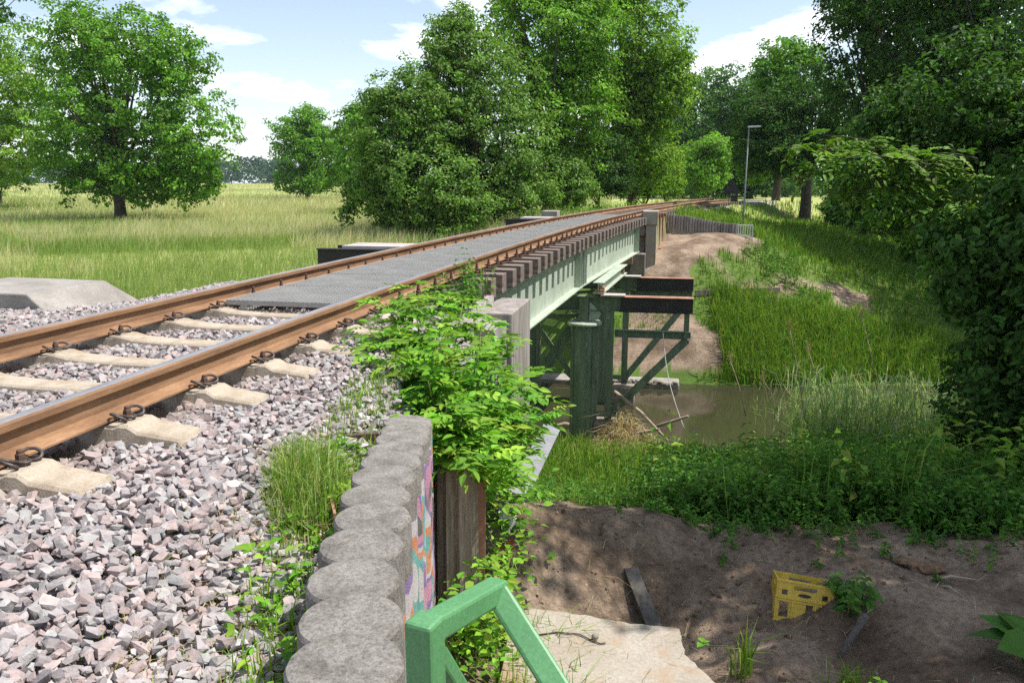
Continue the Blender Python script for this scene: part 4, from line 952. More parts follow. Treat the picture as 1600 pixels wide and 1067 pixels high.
def make_tree(name, label, base, blobs, leaf, clump_r, n_clump, m, pal, trunk_r, trunk_top, seed, group=None, cat='tree', limbs=22, lean=(0, 0), flat=.6, aspect=.62, core=.35, full=False, cut=None, shape=2.6, fine=(1.4, .79)):
    """blobs: list of (x, y, z, rx, ry, rz) in world space that make up the crown"""
    rng = np.random.default_rng(seed); base = np.array(base, float)
    root = empty(name, base); tag(root, label, cat, group)
    B = np.array(blobs, float); vol = (B[:, 3]*B[:, 4]*B[:, 5])**(2/3); cnt = np.maximum(4, (n_clump*vol/vol.sum()).astype(int))
    C, O = [], []
    for b, k in zip(B, cnt):
        d = unit(rng.normal(size=(k, 3))); r = core+(1-core)*rng.random((k, 1))**(1/shape)
        lump = 1+.16*np.sin(d[:, :1]*5+seed)+.13*np.sin(d[:, 1:2]*6+2*seed)+.13*np.sin(d[:, 2:]*7+seed*.7)+rng.normal(0, .05, (k, 1))
        c = b[:3]+d*r*lump*b[3:]; C.append(c); O.append(unit(d/b[3:]*b[3:].mean()))
    C = np.concatenate(C); O = np.concatenate(O)
    if cut is not None:
        k = cut(C); C = C[k]; O = O[k]
    gzv = ground_z(C[:, 0], C[:, 1], False); k = C[:, 2] > gzv+.15; C = C[k]; O = O[k]
    R = clump_r*rng.uniform(.6, 1.35, len(C))
    V, q, kk, col = clump_leaves(rng, C, O, R, int(m*fine[0]), leaf*fine[1], pal, flat, aspect, full=full)
    leaf_obj('crown', [(V, q, kk, col)], root)
    mb = MB(); top = base+np.array([lean[0], lean[1], trunk_top])
    cen = B[np.argmax(vol), :3]
    pts = [base+(0, 0, -.4), base+(top-base)*.3+np.array([.02, 0, 0])*trunk_top, top, top*.4+cen*.6+np.array([0, 0, B[0, 5]*.35])]
    t = np.linspace(0, 3, 12); T = np.stack([np.interp(t, range(4), [p[j] for p in pts]) for j in range(3)], -1)
    mb.tube(T, np.interp(t, [0, .12, 1, 2, 3], [trunk_r*1.6, trunk_r*1.15, trunk_r*.95, trunk_r*.75, trunk_r*.2]), 10)
    if limbs:
        pick = rng.choice(len(C), min(limbs, len(C)), replace=False)
        for i in pick:
            a = T[int(rng.integers(5, 10))]; e = C[i]; c = (a+e)/2+np.array([0, 0, .12*np.linalg.norm(e-a)])
            tt = np.linspace(0, 1, 7)[:, None]; P = (1-tt)**2*a+2*tt*(1-tt)*c+tt**2*e
            mb.tube(P, np.linspace(trunk_r*.42, trunk_r*.06, 7), 6)
    mb.build('trunk', M['bark'], root, smooth=True)
    return root
def px_blob(px, py, Y, rx, rz, ry=None):
    """a crown blob centred behind pixel (px, py) at distance Y, radii given in photo pixels"""
    c = at(px, py, Y=Y); k = np.linalg.norm(c-CAM)/F_PX*.98
    return (c[0], c[1], c[2], rx*k, (ry or rx)*k, rz*k)
def on_ground(px, Y):
    c = at(px, 340, Y=Y); return (c[0], Y, gz(c[0], Y))

# ------------------------------------------------------------------ trees
Y = 46
make_tree('oak_tree', 'broad round oak standing alone in the meadow', on_ground(188, Y),
          [px_blob(205, 165, Y, 115, 118), px_blob(115, 130, Y, 62, 95), px_blob(290, 200, Y, 68, 90), px_blob(200, 75, Y, 85, 55), px_blob(110, 235, Y, 55, 52), px_blob(215, 250, Y, 95, 52), px_blob(310, 255, Y, 48, 42), px_blob(265, 90, Y, 60, 48), px_blob(130, 60, Y, 48, 40), px_blob(300, 285, Y, 48, 26), px_blob(140, 288, Y, 48, 24), px_blob(235, 285, Y, 60, 26)],
          .30, .62, 1450, 27, GREENS['oak'], .38, 2.6, 21, limbs=40, core=.25, shape=2.2)
Y = 58
make_tree('field_tree', 'yellowish green tree cut by the picture edge beyond the oak', on_ground(-40, Y),
          [px_blob(-20, 150, Y, 80, 85), px_blob(30, 110, Y, 42, 52), px_blob(10, 230, Y, 60, 45), px_blob(50, 190, Y, 36, 50)], .34, .7, 480, 30, GREENS['yellowgreen'], .35, 3, 22, limbs=26)
Y = 64
make_tree('field_bush', 'low dark bush under the yellowish tree at the picture edge', on_ground(5, Y), [px_blob(8, 272, Y, 34, 24), px_blob(-25, 268, Y, 30, 28)], .30, .5, 130, 30, GREENS['dark'], .12, 1, 23, cat='bush', limbs=6)
Y = 30
make_tree('overhanging_tree', 'tree whose bare-stemmed twigs hang in at the upper corner', on_ground(-170, Y), [px_blob(-90, 20, Y, 75, 90), px_blob(-30, -10, Y, 40, 45)], .16, .35, 230, 26, GREENS['dark'], .2, 5, 24, limbs=20, fine=(1, .95))
Y = 92
make_tree('linden_tree', 'compact egg-shaped tree at the far side of the meadow', on_ground(482, Y),
          [px_blob(482, 240, Y, 48, 60), px_blob(465, 215, Y, 34, 42), px_blob(505, 250, Y, 36, 48), px_blob(482, 190, Y, 26, 24), px_blob(478, 280, Y, 42, 26)], .40, .8, 620, 28, GREENS['oak'], .3, 2, 25, limbs=10, core=.45)
Y = 60
make_tree('young_tree', 'green tree between the egg-shaped tree and the big maple', on_ground(545, Y), [px_blob(552, 240, Y, 34, 72), px_blob(560, 200, Y, 26, 44)], .34, .7, 240, 28, GREENS['oak'], .2, 2, 26, limbs=8)
Y = 32
make_tree('field_maple', 'bushy dark maple drooping to the ground beside the bridge', on_ground(640, Y),
          [px_blob(610, 235, Y, 66, 90), px_blob(660, 280, Y, 88, 70), px_blob(575, 295, Y, 42, 32), px_blob(650, 180, Y, 52, 70), px_blob(705, 320, Y, 70, 45), px_blob(600, 165, Y, 36, 46), px_blob(545, 330, Y, 16, 14), px_blob(620, 335, Y, 40, 30)],
          .19, .42, 1150, 28, GREENS['hazel'], .22, 1.6, 27, limbs=34)
Y = 35
make_tree('tall_maple', 'tall dark maple with pointed top behind the drooping one', on_ground(745, Y),
          [px_blob(735, 130, Y, 82, 92), px_blob(700, 80, Y, 44, 52), px_blob(765, 220, Y, 88, 95), px_blob(720, 40, Y, 28, 28), px_blob(790, 300, Y, 70, 55), px_blob(680, 190, Y, 50, 60)],
          .20, .45, 1250, 27, GREENS['hazel'], .25, 2, 28, limbs=34)
Y = 42
make_tree('ash_tree', 'tall bright green ash rising out of the picture behind the maples', on_ground(860, Y),
          [px_blob(850, 60, Y, 92, 100), px_blob(880, 170, Y, 75, 95), px_blob(820, -30, Y, 66, 60), px_blob(905, 30, Y, 60, 90), px_blob(850, 260, Y, 60, 60)],
          .24, .55, 1250, 26, GREENS['ash'], .3, 4, 29, limbs=34)
Y = 49
make_tree('ash_tree', 'bright yellow-green ash with feathery edge next to the sky gap', on_ground(985, Y),
          [px_blob(985, 70, Y, 82, 95), px_blob(1015, 140, Y, 66, 70), px_blob(960, 190, Y, 70, 90), px_blob(950, -30, Y, 70, 60), px_blob(1040, 110, Y, 42, 34), px_blob(1000, 240, Y, 60, 55)],
          .27, .6, 1200, 26, GREENS['yellowgreen'], .3, 4, 30, limbs=34)
for k, (px, Y, y0, rx, rz, pal, lab) in enumerate(((870, 40, 285, 52, 44, 'hazel', 'dense dark shrub at the foot of the tall ash'), (935, 45, 255, 46, 58, 'dark', 'ivy-dark shrub between the two ash trees'), (1005, 52, 270, 38, 42, 'oak', 'green shrub under the feathery ash'), (1040, 55, 268, 24, 40, 'yellowgreen', 'bright slim shrub left of the track bend'))):
    make_tree('trackside_shrub', lab, on_ground(px, Y), [px_blob(px, y0, Y, rx, rz), px_blob(px+rx*.5, y0+rz*.3, Y+1, rx*.6, rz*.6)], .21, .45, 260, 30, GREENS[pal], .12, 1.0, 40+k, 'shrubs along the track beyond the bridge', 'shrub', limbs=8)
Y = 80
make_tree('round_bush', 'rounded bright bush behind the street lamp', on_ground(1105, Y), [px_blob(1103, 258, Y, 36, 42), px_blob(1120, 240, Y, 24, 30), px_blob(1090, 275, Y, 22, 26)], .36, .7, 260, 28, GREENS['ash'], .15, 1, 50, cat='bush', limbs=6)
for k, (px, Y, y0, rx, rz, pal) in enumerate(((1065, 112, 200, 55, 80, 'far'), (1120, 118, 200, 52, 80, 'far'), (1168, 108, 210, 46, 75, 'dark'), (1010, 110, 170, 60, 100, 'far'))):
    make_tree('wood_tree', ('hazy green wood tree behind the ash at the track bend', 'hazy wood tree above the round bush', 'darker wood tree behind the lamp head', 'wood tree mostly hidden behind the feathery ash')[k], on_ground(px, Y), [px_blob(px, y0, Y, rx, rz), px_blob(px+12, y0+50, Y, rx, rz*.7), px_blob(px-15, y0-40, Y, rx*.6, rz*.5)], .55, 1.1, 420, 26, GREENS[pal], .3, 5, 55+k, 'wood at the end of the track', limbs=8, core=.5, fine=(1.1, .9))
# stream side
Y = 62
make_tree('bright_tree', 'sunlit green tree at the edge of the sky gap above the lamp', on_ground(1210, Y), [px_blob(1222, 140, Y, 50, 70), px_blob(1200, 190, Y, 48, 70), px_blob(1240, 100, Y, 34, 40), px_blob(1185, 235, Y, 40, 50)], .32, .65, 520, 28, GREENS['oak'], .3, 4, 60, limbs=24)
Y = 54
make_tree('shade_tree', 'dark-trunked tree standing alone on the far grassy slope', on_ground(1256, Y), [px_blob(1240, 200, Y, 75, 62), px_blob(1300, 170, Y, 70, 70), px_blob(1200, 240, Y, 50, 38), px_blob(1265, 250, Y, 50, 26), px_blob(1180, 185, Y, 38, 40)], .28, .6, 640, 28, GREENS['dark'], .36, 3.4, 61, limbs=34)
for k, (px, Y, bl) in enumerate(((1350, 44, [(1365, 60, 66, 110), (1350, -30, 58, 80), (1385, 170, 60, 90)]), (1440, 40, [(1440, 80, 85, 130), (1400, -40, 80, 80), (1460, 210, 70, 90)]), (1540, 36, [(1550, 60, 100, 150), (1500, -50, 80, 90), (1560, 220, 80, 90)]))):
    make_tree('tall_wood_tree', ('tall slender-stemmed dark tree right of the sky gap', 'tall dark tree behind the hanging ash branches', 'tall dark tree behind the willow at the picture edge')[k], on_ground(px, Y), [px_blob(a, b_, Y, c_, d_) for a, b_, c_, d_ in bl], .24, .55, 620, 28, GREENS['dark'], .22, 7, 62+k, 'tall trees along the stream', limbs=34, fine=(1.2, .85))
for k, (px, Y, y0, rx, rz) in enumerate(((1395, 46, 335, 62, 44), (1500, 44, 330, 65, 55), (1330, 50, 328, 45, 36), (1590, 40, 340, 60, 70))):
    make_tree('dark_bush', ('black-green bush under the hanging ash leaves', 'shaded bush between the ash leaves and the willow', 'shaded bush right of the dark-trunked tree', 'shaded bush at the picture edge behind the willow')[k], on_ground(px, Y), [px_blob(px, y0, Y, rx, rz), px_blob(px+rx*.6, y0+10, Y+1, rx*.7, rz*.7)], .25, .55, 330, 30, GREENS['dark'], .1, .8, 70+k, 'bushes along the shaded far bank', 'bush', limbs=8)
# near trees over the right bank
make_tree('willow_tree', 'large willow overhanging the near bank at the picture edge', (7.0, 10.2, gz(7.0, 10.2)),
          [(6.8, 9.6, 5.4, 2.6, 2.3, 2.3), (5.3, 10.2, 3.9, 1.6, 1.5, 1.6), (7.6, 8.4, 6.0, 2.6, 2.2, 2.2), (8.5, 6.8, 6.4, 2.6, 2.4, 2.4), (6.1, 10.2, 2.4, 1.4, 1.3, 1.4)],
          .135, .34, 2100, 38, GREENS['willow'], .26, 3.2, 80, limbs=70, aspect=.30, flat=1.0, fine=(.65, 1.15))
make_tree('elder_bush', 'dark leafy elder at the right edge reaching down to the nettles', (4.1, 8.9, gz(4.1, 8.9)),
          [(3.75, 8.9, -.6, .62, .8, .8), (3.95, 8.8, .5, .75, .8, .8), (3.8, 8.9, -1.6, .62, .8, .7), (3.45, 9.2, .25, .55, .6, .4), (4.3, 8.6, -1.0, .8, .8, 1.2), (3.4, 9.3, -.25, .35, .4, .28)],
          .11, .22, 1000, 30, GREENS['dark'], .06, 1.0, 81, cat='bush', limbs=40, aspect=.6, fine=(1.2, .85))
make_tree('alder_tree', 'leafy dark alder crown filling the space above the reeds', (11.4, 18.2, gz(11.4, 18.2)),
          [(10.0, 18.4, 1.0, 1.9, 1.6, 1.6), (10.6, 18.6, 3.0, 1.8, 1.6, 1.4), (9.0, 18.0, -1.6, 1.2, 1.1, .9), (8.9, 17.4, -3.2, 1.0, 1.0, 1.0)],
          .14, .32, 600, 30, GREENS['dark'], .18, 3.0, 82, limbs=50, fine=(.9, .95))
for k, (x_, y_, z_, r_) in enumerate(((14.6, 29.5, 3.4, 3.6), (13.5, 36.5, 3.8, 4.0), (17.5, 24.0, 3.0, 3.6))):
    make_tree('bank_tree', ('dark tree on the far bank behind the alder', 'dark tree further up the far bank behind the hanging ash leaves', 'dark tree at the picture edge on the far bank')[k], (x_, y_, gz(x_, y_)), [(x_, y_, z_, r_, r_, r_*.9), (x_-1.4, y_-.5, z_-1.8, r_*.7, r_*.7, r_*.5), (x_-.5, y_+1, z_+3.2, r_*.8, r_*.8, r_*.7)], .19, .45, 650, 30, GREENS['dark'], .24, 3.2, 75+k, 'trees shading the far bank', limbs=24, fine=(1.0, .95))
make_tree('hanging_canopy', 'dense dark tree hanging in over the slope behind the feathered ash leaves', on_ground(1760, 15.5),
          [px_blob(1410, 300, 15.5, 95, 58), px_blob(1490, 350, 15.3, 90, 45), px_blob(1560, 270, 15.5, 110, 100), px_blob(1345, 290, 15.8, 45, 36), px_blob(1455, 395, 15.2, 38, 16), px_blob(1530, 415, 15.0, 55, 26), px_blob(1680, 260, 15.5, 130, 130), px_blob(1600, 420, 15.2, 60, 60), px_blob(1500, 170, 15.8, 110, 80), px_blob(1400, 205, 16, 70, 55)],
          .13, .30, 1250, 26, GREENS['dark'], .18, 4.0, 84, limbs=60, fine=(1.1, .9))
# off-frame canopy behind the camera's right shoulder shading the soil
make_tree('steps_tree', 'tree shading the bare soil and the crate from outside the picture', (6.4, 4.6, gz(6.4, 4.6)),
          [(4.7, 5.7, 5.0, 1.7, .9, 1.2), (3.7, 6.3, 5.2, 1.2, .8, .8), (6.2, 5.2, 5.2, 2.0, 1.3, 1.5), (5.2, 7.0, 5.4, 1.6, .9, 1.0)],
          .14, .34, 360, 32, GREENS['oak'], .22, 3.4, 83, limbs=30, fine=(.8, 1.05))
# far treeline
fw = np.random.default_rng(90); C = []; 
for k in range(760):
    px = fw.uniform(-250, 640); Yd = fw.uniform(430, 520); c = at(px, 285, Y=Yd); g0 = -1.5
    hh = fw.uniform(0, 1)**.7*16*(.9+.15*math.sin(px*.02)); C.append((c[0], Yd, g0+hh))
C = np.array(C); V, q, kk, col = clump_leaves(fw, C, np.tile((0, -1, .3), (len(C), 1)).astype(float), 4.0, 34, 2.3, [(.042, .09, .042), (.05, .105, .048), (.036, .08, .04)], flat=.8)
o = leaf_obj('treeline', [(V, q, kk, col)], None); tag(o, 'blue-green distant wood along the meadow horizon', 'treeline', kind='stuff')
C = []
for k in range(950):
    px = fw.uniform(820, 1720); Yd = fw.uniform(120, 150); c = at(px, 285, Y=Yd); hh = fw.uniform(0, 1)*(9+5*math.sin(px*.013)+2*math.sin(px*.05)); C.append((c[0], Yd, gz(c[0], Yd)+hh))
C = np.array(C); V, q, kk, col = clump_leaves(fw, C, np.tile((.2, -1, .4), (len(C), 1)).astype(float), 1.5, 34, .72, GREENS['far'], flat=.8)
o = leaf_obj('far_wood', [(V, q, kk, col)], None); tag(o, 'dense green wood closing the view behind the track bend', 'wood', kind='stuff')
#==SPLIT==
# ------------------------------------------------------------------ grass and undergrowth
def blades(rng, P, H, W, pal, lean=.35, seg=2, az=None):
    n = len(P); az = rng.uniform(0, 6.283, n) if az is None else az
    H = np.broadcast_to(np.asarray(H, float), (n,)); W = np.broadcast_to(np.asarray(W, float), (n,))
    l = np.abs(rng.normal(0, lean, n)); d = np.stack([np.cos(az), np.sin(az), 0*az], -1); b = np.stack([-np.sin(az+.5), np.cos(az+.5), 0*az], -1)
    z = np.array([0, 0, 1.0])
    if seg == 1:
        V = np.stack([P-b*W[:, None]*.5, P+b*W[:, None]*.5, P+z*H[:, None]+d*(l*H)[:, None]], 1); t = np.arange(n)[:, None]*3+np.array([0, 1, 2])
        return V.reshape(-1, 3), None, t, np.repeat(palette(rng, n, pal), 3, 0)
    m = P+z*(H*.6)[:, None]+d*(l*H*.3)[:, None]; e = P+z*(H*(1-.25*l))[:, None]+d*(l*H)[:, None]
    V = np.stack([P-b*W[:, None]*.5, P+b*W[:, None]*.5, m+b*W[:, None]*.42, m-b*W[:, None]*.42, e], 1)
    k = np.arange(n)[:, None]*5
    return V.reshape(-1, 3), k+np.array([0, 1, 2, 3]), k+np.array([3, 2, 4]), np.repeat(palette(rng, n, pal), 5, 0)
def blade_obj(name, sets, parent=None, mat=None):
    Vs, Q, T, C = [], [], [], []; b = 0
    for V, q, t, c in sets:
        Vs.append(V); C.append(c); T.append(t+b)
        if q is not None: Q.append(q+b)
        b += len(V)
    return np_mesh(name, np.concatenate(Vs), np.concatenate(Q) if Q else None, np.concatenate(T), np.concatenate(C), mat or M['grass'], parent)
def on(x, y): return np.stack([x, y, ground_z(x, y)], -1)
def in_view(P, mx=160, my=200):
    px, py, zc = project(P); return (zc > .3) & (px > -mx) & (px < 1600+mx) & (py > -my) & (py < 1067+my)
rg = np.random.default_rng(101)

# meadow
def polar(n, r0, r1, a0, a1):
    r = np.exp(rg.uniform(math.log(r0), math.log(r1), n)); a = rg.uniform(a0, a1, n); return r*np.sin(a), r*np.cos(a)
sets = []
for r0, r1, n, h, w, nb in ((9, 30, 38000, .46, .009, 3), (30, 75, 38000, .58, .022, 3), (75, 260, 26000, .72, .065, 3)):
    x, y = polar(n, r0, r1, rad(-62), rad(-4)); u = lat(x, np.minimum(y, 95)); k = (u < -3.4) & (x < -4.2)
    x, y = x[k], y[k]; P = on(x, y); v = in_view(P); P = P[v]; x, y = x[v], y[v]
    P = np.repeat(P, nb, 0)+rg.normal(0, .10 if r0 < 30 else .3, (len(P)*nb, 3))*np.array([1, 1, 0])
    D = np.hypot(P[:, 0], P[:, 1]); green = fbm(P[:, 0]/11, P[:, 1]/11, 77)+.5*fbm(P[:, 0]/3, P[:, 1]/3, 78)+1.15*sst(27, 12, D) > .16
    for msk, pal in ((green, 'meadow_green'), (~green, 'straw')):
        Q = P[msk]; sets.append(blades(rg, Q, h*rg.uniform(.55, 1.2, len(Q))*np.where(pal == 'straw', 1.1, .85), w*rg.uniform(.7, 1.4, len(Q)), GREENS[pal], .75, 1, az=rg.normal(.6, 1.4, len(Q))))
o = blade_obj('meadow_grass', sets); tag(o, 'tall ripening meadow grass with seed heads', 'grass', kind='stuff')

# grass on the far embankment and banks
sets = []
def scatter(n, x0, x1, y0, y1, keep, h, w, pal, lean=.4, seg=2, clump=1, spread=.06):
    x = rg.uniform(x0, x1, n); y = rg.uniform(y0, y1, n); k = keep(x, y); x, y = x[k], y[k]
    if clump > 1:
        x = np.repeat(x, clump)+rg.normal(0, spread, len(x)*clump); y = np.repeat(y, clump)+rg.normal(0, spread, len(y)*clump)
    P = on(x, y); v = in_view(P); P = P[v]
    if len(P) == 0: return
    hh = h*rg.uniform(.5, 1.25, len(P))*(1+.35*fbm(P[:, 0]*.6, P[:, 1]*.6, 88)); sets.append(blades(rg, P-np.array([0, 0, .02]), hh, w*rg.uniform(.7, 1.3, len(P)), GREENS[pal], lean, seg))
nod = lambda x, y: dirt_mask(x, y) < .45
scatter(9000, -16, 12, 28, 62, lambda x, y: ((lat(x, y) < -2.6) & (lat(x, y) > -9)), .50, .035, 'grass_bank', clump=2)
scatter(9000, -6, 16, 31.2, 66, lambda x, y: (lat(x, y) > .95) & nod(x, y), .42, .035, 'grass_bank', clump=2)
scatter(1500, -2, 5, 31.1, 36, lambda x, y: (lat(x, y) > .7), .55, .03, 'grass_bank', clump=2)
scatter(26000, 1.0, 22, 23.9, 44, lambda x, y: nod(x, y) & (ground_z(x, y, False) > -4.98) & (lat(x, y) > 1.2), .34, .024, 'grass_bank', clump=2)
scatter(9000, 1.6, 9, 23.9, 27.2, lambda x, y: nod(x, y) & (ground_z(x, y, False) > -4.98), .62, .022, 'grass_bank', clump=2)
scatter(7000, -2.2, 1.8, 9.0, 16.8, lambda x, y: (ground_z(x, y, False) > -4.97), .42, .016, 'grass_bank', clump=2)
scatter(1200, -3, 1.6, 24.2, 27, lambda x, y: fbm(x, y, 91) > .25, .25, .02, 'grass_bank', clump=2)
scatter(300, -.9, .4, 6.0, 7.4, nod, .28, .009, 'grass_bank', clump=6)
scatter(420, -.5, 6, 6.2, 15, lambda x, y: fbm(x*.7, y*.7, 105) > .0, .72, .009, 'grass_bank', .55, 2, 12, .12)
scatter(50, 0, 6, 7.5, 14, lambda x, y: x > 0, .85, .007, 'dry', .4, 2, 3, .12)
o = blade_obj('bank_grass', sets); tag(o, 'lush green grass on the stream banks and far embankment', 'grass', kind='stuff')

# nettles and herbs
def herbs(rng, x, y, h0, h1, leaf, pairs, pal, spread=.8):
    P = on(x, y); v = in_view(P, 120, 260); P = P[v]; n = len(P)
    H = rng.uniform(h0, h1, n)*(1+.55*fbm(P[:, 0]*.7, P[:, 1]*.7, 95))*(.42+.58*sst(5.9, 7.6, P[:, 1]+.5*fbm(P[:, 0]*1.1, P[:, 1], 96))); ln = rng.normal(0, .16, (n, 2))
    out = []
    for k in range(pairs):
        t = .22+.78*(k+.5)/pairs
        c = P+np.stack([ln[:, 0]*H*t, ln[:, 1]*H*t, H*t], -1); az = rng.uniform(0, 3.14, n)
        for sgn in (0, math.pi):
            d = np.stack([np.cos(az+sgn), np.sin(az+sgn), rng.uniform(-.35, .25, n)], -1); sz = leaf*(1.15-.55*t)*rng.uniform(.7, 1.25, n)
            Nn = np.stack([0*az, 0*az, np.ones(n)], -1)+rng.normal(0, .3, (n, 3))-d*.1
            V, q, kk = leaf_arrays(c, d, Nn, sz, sz*.55, droop=.25); out.append((V, q, kk, palette(rng, n, GREENS[pal])))
    return out
parts = []
def reg(n, x0, x1, y0, y1, keep=None):
    x = rg.uniform(x0, x1, n); y = rg.uniform(y0, y1, n)
    k = (dirt_mask(x, y) < .97) & (ground_z(x, y, False) > -4.97)
    if keep is not None: k &= keep(x, y)
    return x[k], y[k]
near_edge = lambda x, y: y > 5.95+.25*fbm(x*1.2, x*0+3, 99)
parts += herbs(rg, *reg(4200, -.1, 5.2, 5.75, 9.2, near_edge), .38, .85, .085, 9, 'nettle')
parts += herbs(rg, *reg(3600, -.2, 8, 9.0, 13.6), .5, 1.15, .10, 8, 'nettle')
parts += herbs(rg, *reg(3400, .3, 11, 12.0, 17.2, lambda x, y: ~((y > 13.2) & (x < 2.9))), .35, .95, .12, 7, 'shrub')
parts += herbs(rg, *reg(500, -2.3, .2, 6.5, 11), .25, .6, .09, 7, 'nettle')
parts += herbs(rg, *reg(420, 0, 6, 6.4, 14, lambda x, y: fbm(x*.9, y*.9, 103) > .12), .8, 1.35, .15, 8, 'grass_bank')
hx = rg.uniform(-.3, 4.2, 260); hy = 6.1-np.abs(rg.normal(0, .28, 260))-.5*sst(1.6, 3.0, hx)*rg.random(260); parts += herbs(rg, hx, hy, .10, .42, .06, 5, 'nettle')
parts += herbs(rg, *reg(500, -.2, 5, 5.8, 8.5, lambda x, y: fbm(x*1.3, y*1.3, 104) > .05), .12, .35, .13, 4, 'nettle')
parts += herbs(rg, *reg(700, 2.6, 7.5, 26.5, 31, lambda x, y: fbm(x*.8, y*.8, 97) > .0), .25, .55, .12, 5, 'nettle')
parts += herbs(rg, *reg(900, 8, 24, 27, 42), .3, .7, .17, 5, 'nettle')
parts += herbs(rg, *reg(800, -14, 8, 29, 46, lambda x, y: (lat(x, y) < -3.0) & (lat(x, y) > -8)), .4, 1.0, .17, 5, 'shrub')
o = leaf_obj('undergrowth', parts, None); tag(o, 'dense nettles and herbs covering the stream banks', 'undergrowth', kind='stuff')

# reeds
n = 1500; x = rg.uniform(1.6, 10.5, n); y = rg.normal(17.1, .7, n); k = (x+rg.normal(0, .5, n) > 3.0); x, y = x[k], y[k]
P = on(x, y); P[:, 2] = np.maximum(P[:, 2], -5.05); sets = []
H = rg.uniform(1.0, 2.0, len(P)); ln = rg.normal(0, .16, (len(P), 2))
sets.append(blades(rg, P, H, .012, GREENS['reed'], .10, 2))
for t in (.35, .5, .65, .8, .92):
    c = P+np.stack([ln[:, 0]*H*t*.5, ln[:, 1]*H*t*.5, H*t*.9], -1); sets.append(blades(rg, c, rg.uniform(.35, .65, len(P)), .022, GREENS['reed'], .75, 2))
o = blade_obj('reeds', sets); tag(o, 'grey-green reeds at the near water edge', 'reeds', kind='stuff')
dr = np.random.default_rng(5)
for k, (px, y0, y1) in enumerate(((1233, 510, 660), (1140, 560, 650), (1262, 545, 640), (1345, 490, 610), (1190, 590, 640))):
    a_ = at(px+25, y1, Y=16.6); b_ = at(px, y0, Y=16.9)
    r = empty('dry_reed', a_); tag(r, ('tall dry reed stalk with brown plume leaning over the water', 'dry reed stalk standing alone left of the reed bed', 'second dry reed stalk among the green reeds', 'tallest dry reed stalk at the right of the reed bed', 'short dry reed stalk near the water')[k], 'reed', 'dry reed stalks')
    MB().tube([a_, (a_+b_)/2+(.03, 0, .02), b_], [.010, .008, .005], 6).build('stalk', M['drift'], r, smooth=True)
    Pp = b_+dr.normal(0, 1, (60, 3))*np.array([.035, .03, .07]); V, q, kk = leaf_arrays(Pp, np.tile((.3, 0, .8), (60, 1))+dr.normal(0, .4, (60, 3)), dr.normal(size=(60, 3)), .07, .012)
    leaf_obj('plume', [(V, q, kk, palette(dr, 60, GREENS['dry']))], r)

# dry flood debris under the bridge
n = 2600; x = rg.normal(-.75, .42, n); y = rg.normal(16.7, .55, n); P = on(x, y); P[:, 2] += np.abs(rg.normal(0, .16, n))*np.exp(-((x+.75)/.6)**2-((y-16.9)/.7)**2)+.45*np.exp(-((x+.75)/.5)**2-((y-16.9)/.6)**2)
sets = [blades(rg, P, rg.uniform(.05, .25, n), .018, GREENS['dry'], 1.6, 2)]
o = blade_obj('flood_debris', sets); tag(o, 'heap of dry brown flood debris caught behind the trestle', 'debris', kind='stuff')

# weeds in the ballast and along the palisade
sets = []; wp_ = []
def strip(n, s0, s1, off0, off1, h, w, pal, lean=.5):
    yy = rg.uniform(s0, s1, n); xx = wallx(yy)-rg.uniform(off0, off1, n)
    z = np.maximum(ground_z(xx, yy, False), ballast_z(lat(xx, yy), yy, xx)-.05)
    P = np.stack([xx, yy, z], -1); sets.append(blades(rg, P, h*rg.uniform(.4, 1.3, n), w, GREENS[pal], lean, 2))
strip(2400, 1.3, 4.6, .13, .42, .12, .006, 'grass')
strip(2600, 1.1, 2.7, .14, .75, .07, .005, 'dry', 1.1)
strip(700, 1.2, 2.7, .2, .9, .06, .006, 'grass', .8)
strip(500, 2.5, 3.2, .15, .45, .12, .005, 'dry', 1.2)
n = 900; x = rg.uniform(-.75, -.1, n); y = rg.uniform(2.6, 4.3, n); P = on(x, y); sets.append(blades(rg, P[np.abs(x+.55) < .22], .30*rg.uniform(.4, 1.2, (np.abs(x+.55) < .22).sum()), .007, GREENS['grass'], .7, 2))
o = blade_obj('weed_grass', sets); tag(o, 'thin grass and dry weeds along the concrete posts', 'grass', kind='stuff')
yy = rg.uniform(1.3, 3.5, 130); xx = wallx(yy)-.14-np.abs(rg.normal(0, .13, 130)); z = ballast_z(lat(xx, yy), yy, xx)-.04
P = np.stack([xx, yy, z], -1)
for k in range(6):
    az = rg.uniform(0, 6.28, len(P)); d = np.stack([np.cos(az), np.sin(az), rg.uniform(.0, .6, len(P))], -1); c = P+np.stack([0*az, 0*az, rg.uniform(.01, .10, len(P))], -1)
    sz = rg.uniform(.025, .055, len(P)); V, q, kk = leaf_arrays(c, d, np.tile((0, 0, 1.), (len(P), 1))+rg.normal(0, .3, (len(P), 3)), sz, sz*.55, full=True); wp_.append((V, q, kk, palette(rg, len(P), GREENS['shrub'])))
n = 110; y = rg.uniform(3.5, 4.9, n); x = -1.02+np.abs(rg.normal(0, .16, n)); P = on(x, y)
for k in range(7):
    az = rg.uniform(0, 6.28, n); c = P+np.stack([rg.normal(0, .04, n), rg.normal(0, .04, n), rg.uniform(.03, .55, n)], -1); d = np.stack([np.cos(az), np.sin(az), rg.uniform(-.3, .3, n)], -1)
    sz = rg.uniform(.035, .075, n); V, q, kk = leaf_arrays(c, d, np.tile((0, 0, 1.), (n, 1))+rg.normal(0, .35, (n, 3)), sz, sz*.6, full=True); wp_.append((V, q, kk, palette(rg, n, GREENS['shrub'])))
o = leaf_obj('weed_leaves', wp_, None); tag(o, 'broad-leaved weeds at the foot of the concrete posts', 'weeds', kind='stuff')

